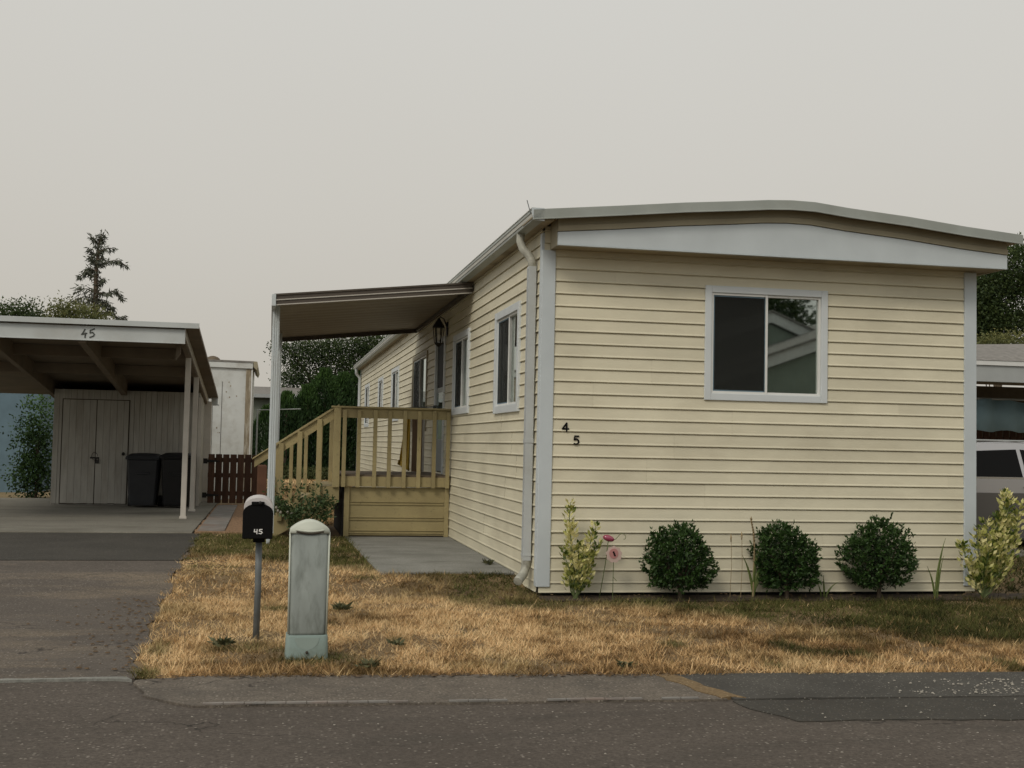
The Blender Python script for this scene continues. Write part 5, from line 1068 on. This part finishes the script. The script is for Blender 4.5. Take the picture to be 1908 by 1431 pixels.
# broadleaf tree seen below the awning
c0 = at(600, 860, 38); clump_tree('broadleaf_tree', (c0[0], 38, 0.1), 3.4,
    [B(545, 668, 38, .55, .35), B(575, 650, 38, .6, .45), B(610, 655, 38, .8, .5), B(650, 645, 38, .9, .5), B(690, 640, 38, .9, .5), B(540, 705, 38, .45, .35), B(570, 695, 38, .7, .5), B(620, 690, 38, .8, .6), B(660, 680, 38, .8, .6), B(690, 670, 38, .7, .6), B(600, 725, 38, .7, .4), B(530, 648, 38, .35, .2), B(720, 650, 38, .9, .6)],
    0.085, 'broad', 'leafy dark green tree seen beneath the porch awning', per=2600, trunk_r=0.16, tuft=22)
def cedar(x, ytop, v, wid, label, ybase=905):
    c = at(x, ytop, v); hgt = c[2] - 0.1; t = Thing('cedar_shrub', (c[0], v, 0.1), label, 'shrub', 'cedar hedge shrubs at the back of the yard')
    mb = MB(); mb.tube([(c[0], v, 0.0), (c[0], v, hgt * .6), (c[0], v, hgt * .9)], [0.07, 0.05, 0.02], 6); mb.build('trunk', 'bark', t)
    n = int(5200 * wid * hgt / 1.6); h = RNG.random(n) ** 0.85; a = RNG.random(n) * 6.283; prof = np.minimum(1, (1 - h) * 2.6 + 0.12) * (0.85 + 0.25 * gnoise(a * 1.5, h * 6, 1.0, x * 0.1))
    rr_ = wid * prof * (0.70 + 0.30 * RNG.random(n)); P = np.stack([c[0] + np.cos(a) * rr_, v + np.sin(a) * rr_, 0.1 + h * hgt], 1)
    P += RNG.normal(size=(n, 3)) * 0.03; D = np.stack([np.cos(a) * 0.35, np.sin(a) * 0.35, np.ones(n)], 1) + RNG.normal(size=(n, 3)) * 0.3
    rn = np.clip(0.10 + 0.35 * RNG.random(n) + 0.45 * sstep(h, 0.6, 1.0) + 0.4 * (gnoise(a * 2, h * 9, 1.0, x) - .5), 0, 1)
    leaf_part('foliage', P, D, 0.10 + 0.08 * RNG.random(n), 0.045, 'cedar', t, t, rn)
cedar(535, 735, 30.0, 0.70, 'round topped cedar shrub right behind the awning post, leftmost of the hedge')
cedar(575, 722, 30.5, 0.75, 'mid green cedar shrub rising above the stair rail, second of the hedge')
cedar(606, 692, 31.0, 0.85, 'tallest cedar shrub in the middle of the hedge behind the deck corner')
cedar(640, 700, 31.5, 0.80, 'dark cedar shrub with bare stems left of the far downspout')
cedar(668, 690, 32.0, 0.80, 'narrow cedar shrub against the far corner of the cream house')
cedar(500, 760, 31.0, 0.60, 'dark low cedar shrub between the white shed and the awning post')
# low hedge plants at back lawn edge
def lowbush(x, y, v, r, label):
    c = at(x, y, v); t = Thing('low_shrub', (c[0], v, 0.1), label, 'shrub', 'low shrubs at the back lawn edge'); n = 1500
    P = np.abs(sph(n)) * np.sign(RNG.normal(size=(n, 3))); P[:, 2] = np.abs(P[:, 2]); P = P * np.array([r * 1.6, r, c[2] - 0.1]) * (RNG.random((n, 1)) ** .3) + np.array([c[0], v, 0.1])
    leaf_part('foliage', P, RNG.normal(size=(n, 3)), 0.09, 0.045, 'olive', t, t, RNG.random(n) * 0.5)
lowbush(530, 866, 29.3, 0.5, 'low olive shrub on the back lawn edge behind the newel post'); lowbush(572, 869, 29.3, 0.5, 'low olive shrub on the back lawn edge behind the middle balusters'); lowbush(612, 872, 29.0, 0.45, 'low olive shrub on the back lawn edge by the deck corner')
# conifer, far
cv = 48
cb = at(183, 900, cv); t = Thing('ragged_conifer', (cb[0], cv, 0.1), 'tall ragged conifer with drooping branches above the carport roof', 'tree')
tp = at(186, 436, cv); s_ = 1 / (F_PX / (cv + 11))
mb = MB(); trunk = [at(178, 640, cv), at(178, 560, cv), at(179, 510, cv), at(182, 475, cv), at(184, 455, cv), at(190, 437, cv)]
mb.tube([(trunk[0][0], cv, 0)] + trunk, [0.22, 0.16, 0.12, 0.09, 0.06, 0.04, 0.02], 7)
BR = [[(184, 470), (200, 462), (212, 464)], [(182, 455), (172, 443), (168, 440)], [(182, 480), (172, 470), (164, 462)], [(181, 492), (172, 484), (164, 477)], [(183, 495), (200, 488), (218, 484), (236, 496)], [(180, 505), (166, 500), (148, 518)], [(180, 515), (168, 512), (160, 505)], [(179, 530), (190, 524), (193, 518)],
      [(178, 545), (200, 547), (215, 540), (228, 556)], [(178, 546), (162, 538), (140, 540)], [(178, 560), (160, 552), (136, 560)], [(178, 570), (200, 565), (212, 578)], [(180, 585), (205, 580), (225, 596), (232, 590)], [(178, 580), (155, 575), (135, 585)], [(184, 450), (192, 442), (195, 438)], [(178, 555), (190, 560), (200, 572)], [(181, 485), (190, 482), (193, 478)], [(178, 565), (168, 560), (150, 570)]]
P = []; D = []
for j, br in enumerate(BR):
    pts = [at(x_, y_, cv + (RNG.random() - .5) * 0.8) for x_, y_ in br]; mb.tube(pts, [0.045] + [0.02] * (len(pts) - 1), 5)
    for (a, b) in zip(pts[:-1], pts[1:]):
        a = np.array(a); b = np.array(b); L_ = np.linalg.norm(b - a); n = int(105 * L_)
        s = RNG.random((n, 1)); P.append(a * (1 - s) + b * s + RNG.normal(size=(n, 3)) * np.array([0.09, 0.12, 0.07]) * (0.6 + (j in (9, 10, 13, 17)) * 0.9)); D.append(RNG.normal(size=(n, 3)) * 0.6 + np.array([0, 0, -0.7]) + (b - a) / L_ * 0.5)
for a, b in zip(trunk[1:-1], trunk[2:]):
    a = np.array(a); b = np.array(b); n = 70; s = RNG.random((n, 1)); P.append(a * (1 - s) + b * s + RNG.normal(size=(n, 3)) * 0.10); D.append(RNG.normal(size=(n, 3)))
mb.build('trunk', 'bark', t)
P = np.concatenate(P); leaf_part('crown', P, np.concatenate(D), 0.20 + 0.12 * RNG.random(len(P)), 0.06, 'conifer', t, t)
c0 = at(110, 900, 40); clump_tree('olive_green_tree', (c0[0], 40, 0.1), 4.2, [B(120, 590, 40, .6, .4), B(145, 590, 40, .7, .45), B(165, 592, 40, .6, .5), B(115, 572, 40, .3, .25), B(100, 595, 40, .5, .3), B(85, 600, 40, .4, .2), B(185, 600, 40, .6, .3)],
    0.09, 'olive', 'bushy olive green tree above the carport roof left of the conifer', per=1500)
c0 = at(45, 900, 36); clump_tree('broadleaf_tree', (c0[0], 36, 0.1), 4.2, [B(50, 590, 36, .4, .5), B(42, 584, 36, .5, .5), B(20, 592, 36, .7, .5), B(0, 598, 36, .8, .6), B(62, 600, 36, .2, .25)],
    0.09, 'broad', 'dark leafy tree at the left edge above the carport roof', per=1500)
# far grey gabled house
fv = 34; a_ = at(440, 712, fv); b_ = at(560, 735, fv)
t = Thing('distant_house', (b_[0], fv, 0.1), 'distant green grey house with shallow grey roof behind the awning post', 'house')
zr = at(500, 712, fv)[2]; ze = at(500, 736, fv)[2]
mb = MB(); mb.box(a_[0] - 3, b_[0] + 3, fv + 0.2, fv + 8, 0.05, ze + 0.05); mb.build('wall', 'nbwall', t)
mb = MB(); mb.prism([(fv - 0.1, ze + 0.02), (fv + 3.5, zr - 0.02), (fv + 8.3, ze), (fv + 8.3, ze - .1), (fv + 3.5, zr - 0.1), (fv - 0.1, ze - 0.06)], a_[0] - 3.3, b_[0] + 3.3, 'u'); mb.build('roof', 'shingle', t)
mb = MB(); mb.box(a_[0] - 3.3, b_[0] + 3.3, fv - 0.14, fv - 0.105, ze - 0.10, ze + 0.03); mb.build('fascia', 'ngrey', t)
# wire fence/brush beyond gate
c0 = at(495, 780, 19); t = Thing('wire_fence', (c0[0], 19, 0.1), 'thin wire fence rail in front of dark brush beside the white shed', 'fence')
mb = MB(); 
for y_ in (764,): p = at(478, y_, 19); q = at(560, y_ - 2, 19); mb.tube([p, q], 0.012, 5)
for x_ in (480,): p = at(x_, 764, 19); mb.tube([(p[0], 19, 0.05), p], 0.02, 6)
mb.build('rail', 'ngrey', t)
# left neighbour: blue-grey trailer seen past carport
lv_ = 18; t = Thing('neighbour_trailer', (-9.6, lv_, 0.1), 'blue grey trailer home glimpsed left of the carport shed', 'house')
e = at(78, 720, lv_); mb = MB(); mb.box(e[0] - 5, e[0] - 0.02, lv_, lv_ + 12, 0.06, at(70, 705, lv_)[2]); mb.build('wall', 'bluegrey', t)
mb = MB(); zz = at(70, 705, lv_)[2]; mb.box(e[0] - 5.15, e[0] + 0.1, lv_ - 0.15, lv_ + 12, zz + .002, zz + 0.12); mb.build('roof', 'ngrey', t)
c0 = at(66, 900, 15.5); t = clump_tree('dark_shrub', (c0[0], 15.5, 0.1), 1.2, [B(72, 790, 15.5, .22, .6), B(62, 830, 15.5, .25, .6), B(74, 880, 15.5, .22, .5), B(55, 890, 15.5, .25, .4)], 0.06, 'cedar', 'dark narrow shrub between the carport shed and the trailer', 'shrub', per=3200, trunk_r=0.04)
# right neighbour: carport, fence, tarp, car, trees
nc = Thing('neighbour_carport', (8.2, 7, 0.1), 'neighbouring carport with grey shingle roof right of the cream house', 'carport')
NV = 7.0
zt_ = at(1840, 672, NV)[2]; zb_ = at(1840, 711, NV)[2]; ul = at(1790, 690, NV)[0]
mb = MB(); mb.box(ul, ul + 7, NV, NV + 0.05, zb_, zt_ - 0.075); mb.build('fascia', 'ngrey', nc, bevel=0.004)
mb = MB(); mb.box(ul, ul + 7, NV - 0.03, NV - 0.001, zt_ - 0.073, zt_); mb.build('drip_edge', 'nwhite', nc)
zr_ = zt_ + 0.34
mb = MB(); mb.add([(ul - .1, NV - 0.04, zt_ + .004), (ul + 7, NV - 0.04, zt_ + .004), (ul + 7, NV + 2.6, zr_ + 0.4), (ul - .1, NV + 2.6, zr_ + 0.1), (ul + 7, NV + 6, zt_), (ul - .1, NV + 6, zt_)], [(0, 1, 2, 3), (3, 2, 4, 5)]); mb.build('roof', 'shingle', nc)
for uu_ in (ul + 0.1, ul + 6.8):
    mb = MB(); mb.box(uu_, uu_ + 0.1, NV + 0.06, NV + 0.16, 0.05, zb_ + 0.05); mb.build('post', 'post', nc)
mb = MB(); mb.box(ul - 1, ul + 7, NV + 5.0, NV + 5.1, 0.05, zt_ - 0.1); mb.build('rear_wall', 'brownwall', nc)
tp_ = Thing('blue_tarp', (9, 9, 0.1), 'blue tarpaulin hung under the neighbouring carport', 'tarpaulin')
q0 = at(1800, 745, 9); q1 = at(1800, 802, 9); mb = MB(); mb.smooth = True; n = 50; vs = []
for k in range(n + 1):
    u = q0[0] + 4.5 * k / n
    for z in (q0[2] + 0.03 * math.sin(k * .3), q1[2] + 0.02 * math.sin(k * .9)): vs.append((u, 9 + 0.05 * math.sin(k * 1.1), z))
mb.add(vs, [(2 * k, 2 * k + 2, 2 * k + 3, 2 * k + 1) for k in range(n)]); o = mb.build('sheet', 'tarp', tp_); o.modifiers.new('t', 'SOLIDIFY').thickness = 0.01
mb = MB(); mb.tube([(q0[0] - 0.1, 9, q0[2] + 0.03), (q0[0] + 4.6, 9, q0[2] + 0.03)], 0.02, 6); mb.build('rope', 'ngrey', tp_)
nf = Thing('slat_fence', (9.5, 9.6, 0.1), 'dark brown slat fence behind the silver car', 'fence')
fu = at(1795, 800, 9.6)[0]; mb = MB()
for i in range(34): mb.box(fu + i * 0.14, fu + i * 0.14 + 0.10, 9.6, 9.62, 0.1, 2.0)
mb.build('slats', 'gate', nf); mb = MB(); mb.box(fu, fu + 4.8, 9.625, 9.66, 0.4, 0.5); mb.box(fu, fu + 4.8, 9.625, 9.66, 1.6, 1.7); mb.build('rail', 'gate', nf)
# silver car
ca = Thing('parked_car', (8.1, 4.6, 0.1), 'silver estate car parked beyond the right corner of the cream house', 'car')
cu0 = 5.45; CVn, CVf = 3.75, 5.45
prof = [(0.0, 0.32), (0.0, 0.78), (0.10, 0.98), (0.42, 1.02), (0.62, 1.08), (1.15, 1.42), (1.5, 1.53), (2.1, 1.56), (2.7, 1.52), (3.3, 1.10), (3.55, 1.02), (4.3, 0.90), (4.5, 0.72), (4.52, 0.35), (4.4, 0.25), (0.1, 0.25)]
mb = MB(); mb.smooth = False
belt = 1.02
low = [(0.0, 0.32), (0.0, 0.78), (0.08, 0.96), (0.42, 1.02), (3.55, 1.02), (4.3, 0.90), (4.5, 0.72), (4.52, 0.35), (4.4, 0.25), (0.1, 0.25)]
def ring(pf, v, ins): 
    cx = 2.26; return [(cu0 + cx + (x - cx) * ins, v, 0.02 + z) for x, z in pf]
mb.loft([ring(low, CVn + 0.06, 0.97), ring(low, CVn, 0.99), ring(low, CVn, 1.0), ring(low, CVf, 1.0), ring(low, CVf + .0, 0.99), ring(low, CVf - 0.06, 0.97)][1:5]); mb.build('body', 'carpaint', ca, bevel=0.03)
cab = [(0.42, 1.01), (1.05, 1.40), (1.45, 1.50), (2.1, 1.53), (2.7, 1.49), (3.45, 1.01)]
mb = MB(); mb.loft([[(cu0 + x, CVn + 0.06 + 0.22 * (z - 1.0) / .5, 0.02 + z) for x, z in cab], [(cu0 + x, CVf - 0.06 - 0.22 * (z - 1.0) / .5, 0.02 + z) for x, z in cab]]); mb.build('cabin', 'carpaint', ca, bevel=0.03)
def sidev(z): return CVn + 0.06 + 0.22 * (z - 1.0) / .5 - 0.004
wins = [[(0.62, 1.05), (1.12, 1.34), (1.25, 1.37), (1.25, 1.05)], [(1.31, 1.05), (1.31, 1.385), (2.05, 1.42), (2.05, 1.05)], [(2.11, 1.05), (2.11, 1.42), (2.62, 1.38), (3.1, 1.05)]]
for wn in wins:
    mb = MB(); mb.add([(cu0 + x, sidev(z), 0.02 + z) for x, z in wn] + [(cu0 + x, sidev(z) + 0.003, 0.02 + z) for x, z in wn], [(0, 1, 2, 3), (7, 6, 5, 4), (0, 4, 5, 1), (1, 5, 6, 2), (2, 6, 7, 3), (3, 7, 4, 0)]); mb.build('side_window', 'carglass', ca)
mb = MB(); mb.bar((cu0 + 0.5, CVn + 0.04, 1.055), (cu0 + 3.4, CVn + 0.04, 1.055), 0.02, 0.025); mb.build('belt_trim', 'chrome', ca)
mb = MB(); mb.tube([(cu0 + 0.8, sidev(1.5) + 0.02, 1.40), (cu0 + 1.2, sidev(1.5) + .02, 1.555), (cu0 + 2.6, sidev(1.5) + .02, 1.555)], 0.014, 6); mb.build('roof_rail', 'ngrey', ca)
for x_ in (1.12, 2.0):
    mb = MB(); mb.box(cu0 + x_, cu0 + x_ + 0.17, CVn - 0.035, CVn - 0.012, 0.925, 0.95); mb.box(cu0 + x_, cu0 + x_ + 0.02, CVn - 0.012, CVn + 0.002, 0.928, 0.947); mb.box(cu0 + x_ + .15, cu0 + x_ + 0.17, CVn - 0.012, CVn + 0.002, 0.928, 0.947); mb.build('door_handle', 'chrome', ca, bevel=0.004)
mb = MB(); mb.box(cu0 + 0.75, cu0 + 3.7, CVn - 0.012, CVn + 0.001, 0.28, 0.86); mb.build('lower_door', 'carlow', ca, bevel=0.004)
for x_ in (0.85, 3.65):
    for vv_ in (CVn + 0.0, CVf - 0.2):
        mb = MB(); mb.smooth = True; mb.tube([(cu0 + x_, vv_ - 0.02, 0.36), (cu0 + x_, vv_ + 0.20, 0.36)], 0.30, 22); wl = mb.build('wheel', 'tyre', ca)
        if vv_ < 4.5: mb = MB(); mb.tube([(cu0 + x_, vv_ - 0.03, 0.36), (cu0 + x_, vv_ - 0.021, 0.36)], 0.20, 16); mb.build('rim', 'chrome', wl, th=ca)
for vv_ in (CVn + .1, CVf - .4):
    mb = MB(); mb.box(cu0 - 0.012, cu0 + 0.03, vv_, vv_ + 0.3, 0.75, 0.9); mb.build('tail_light', 'pinkglass', ca)
mb = MB(); mb.box(5.2, 16, 2.9, 6.4, -0.02, 0.115); tag(mb.build('neighbour_driveway', 'slab'), kind='structure')
c0 = at(1860, 900, 24); clump_tree('broadleaf_tree', (c0[0], 24, 0.1), 4.2, [B(1835, 545, 24, .9, .8), B(1870, 510, 24, 1.2, .9), B(1840, 590, 24, .8, .8), B(1890, 560, 24, 1.2, 1.0), B(1830, 620, 24, .7, .5), B(1870, 620, 24, 1.0, .8), B(1905, 500, 24, 1.2, .9), B(1815, 600, 24, .6, .8), B(1812, 560, 24, .4, .8)],
    0.09, 'broad', 'tall dark tree behind the neighbouring carport at the right edge', per=3600)
c0 = at(1850, 900, 19); clump_tree('olive_shrub', (c0[0], 19, 0.1), 2.6, [B(1835, 645, 19, .4, .22), B(1860, 640, 19, .5, .22), B(1890, 640, 19, .5, .25), B(1820, 640, 19, .35, .2)], 0.06, 'olive', 'yellowish shrub top showing just above the neighbouring shingle roof', 'shrub', per=2600, trunk_r=0.05)
# house across the road (its gables show in the front window)
ac = Thing('house_across_road', (12, -23, 0), 'green grey house with white gable boards reflected in the front window', 'house')
def gable(u0, u1, uc, z0, z1, v, m1, m2, nm):
    mb = MB(); mb.prism([(u0, 0), (u1, 0), (u1, z0), (uc, z1), (u0, z0)], v - 9, v); mb.build('wall', m1, ac)
    mb = MB(); 
    for a, b in (((u0 - .3, z0 - .08), (uc, z1 + .04)), ((u1 + .3, z0 - .08), (uc, z1 + .04))):
        mb.prism([a, b, (b[0], b[1] + 0.30), (a[0], a[1] + 0.30)], v + 0.02, v + 0.14)
    mb.build('gable_board', m2, ac)
    mb = MB()
    for a, b in (((u0 - .3, z0 + .23), (uc, z1 + .345)), ((u1 + .3, z0 + .23), (uc, z1 + .345))): mb.prism([a, b, (b[0], b[1] + 0.06), (a[0], a[1] + 0.06)], v - 9.2, v + 0.2)
    mb.build('roof', 'shingle', ac)
gable(7.0, 17.4, 12.2, 3.1, 5.15, -23, 'acwall', 'nwhite', 'a')
gable(8.4, 21.0, 14.8, 2.75, 5.05, -19.5, 'acwall', 'nwhite', 'b')
tr = clump_tree('yard_tree', (15, -34, 0), 4, [((13, -34, 6.5), (2.6, 2, 2.4)), ((15.5, -34, 7), (2.4, 2, 2.4)), ((10, -34, 7), (2.5, 2, 2.6)), ((17.5, -34, 5.2), (1.8, 2, 1.6)), ((16.5, -34, 6.4), (1.6, 2, 1.6))], 0.22, 'broad', 'tree behind the house across the road, reflected in the front window', per=1500, trunk_r=0.2)
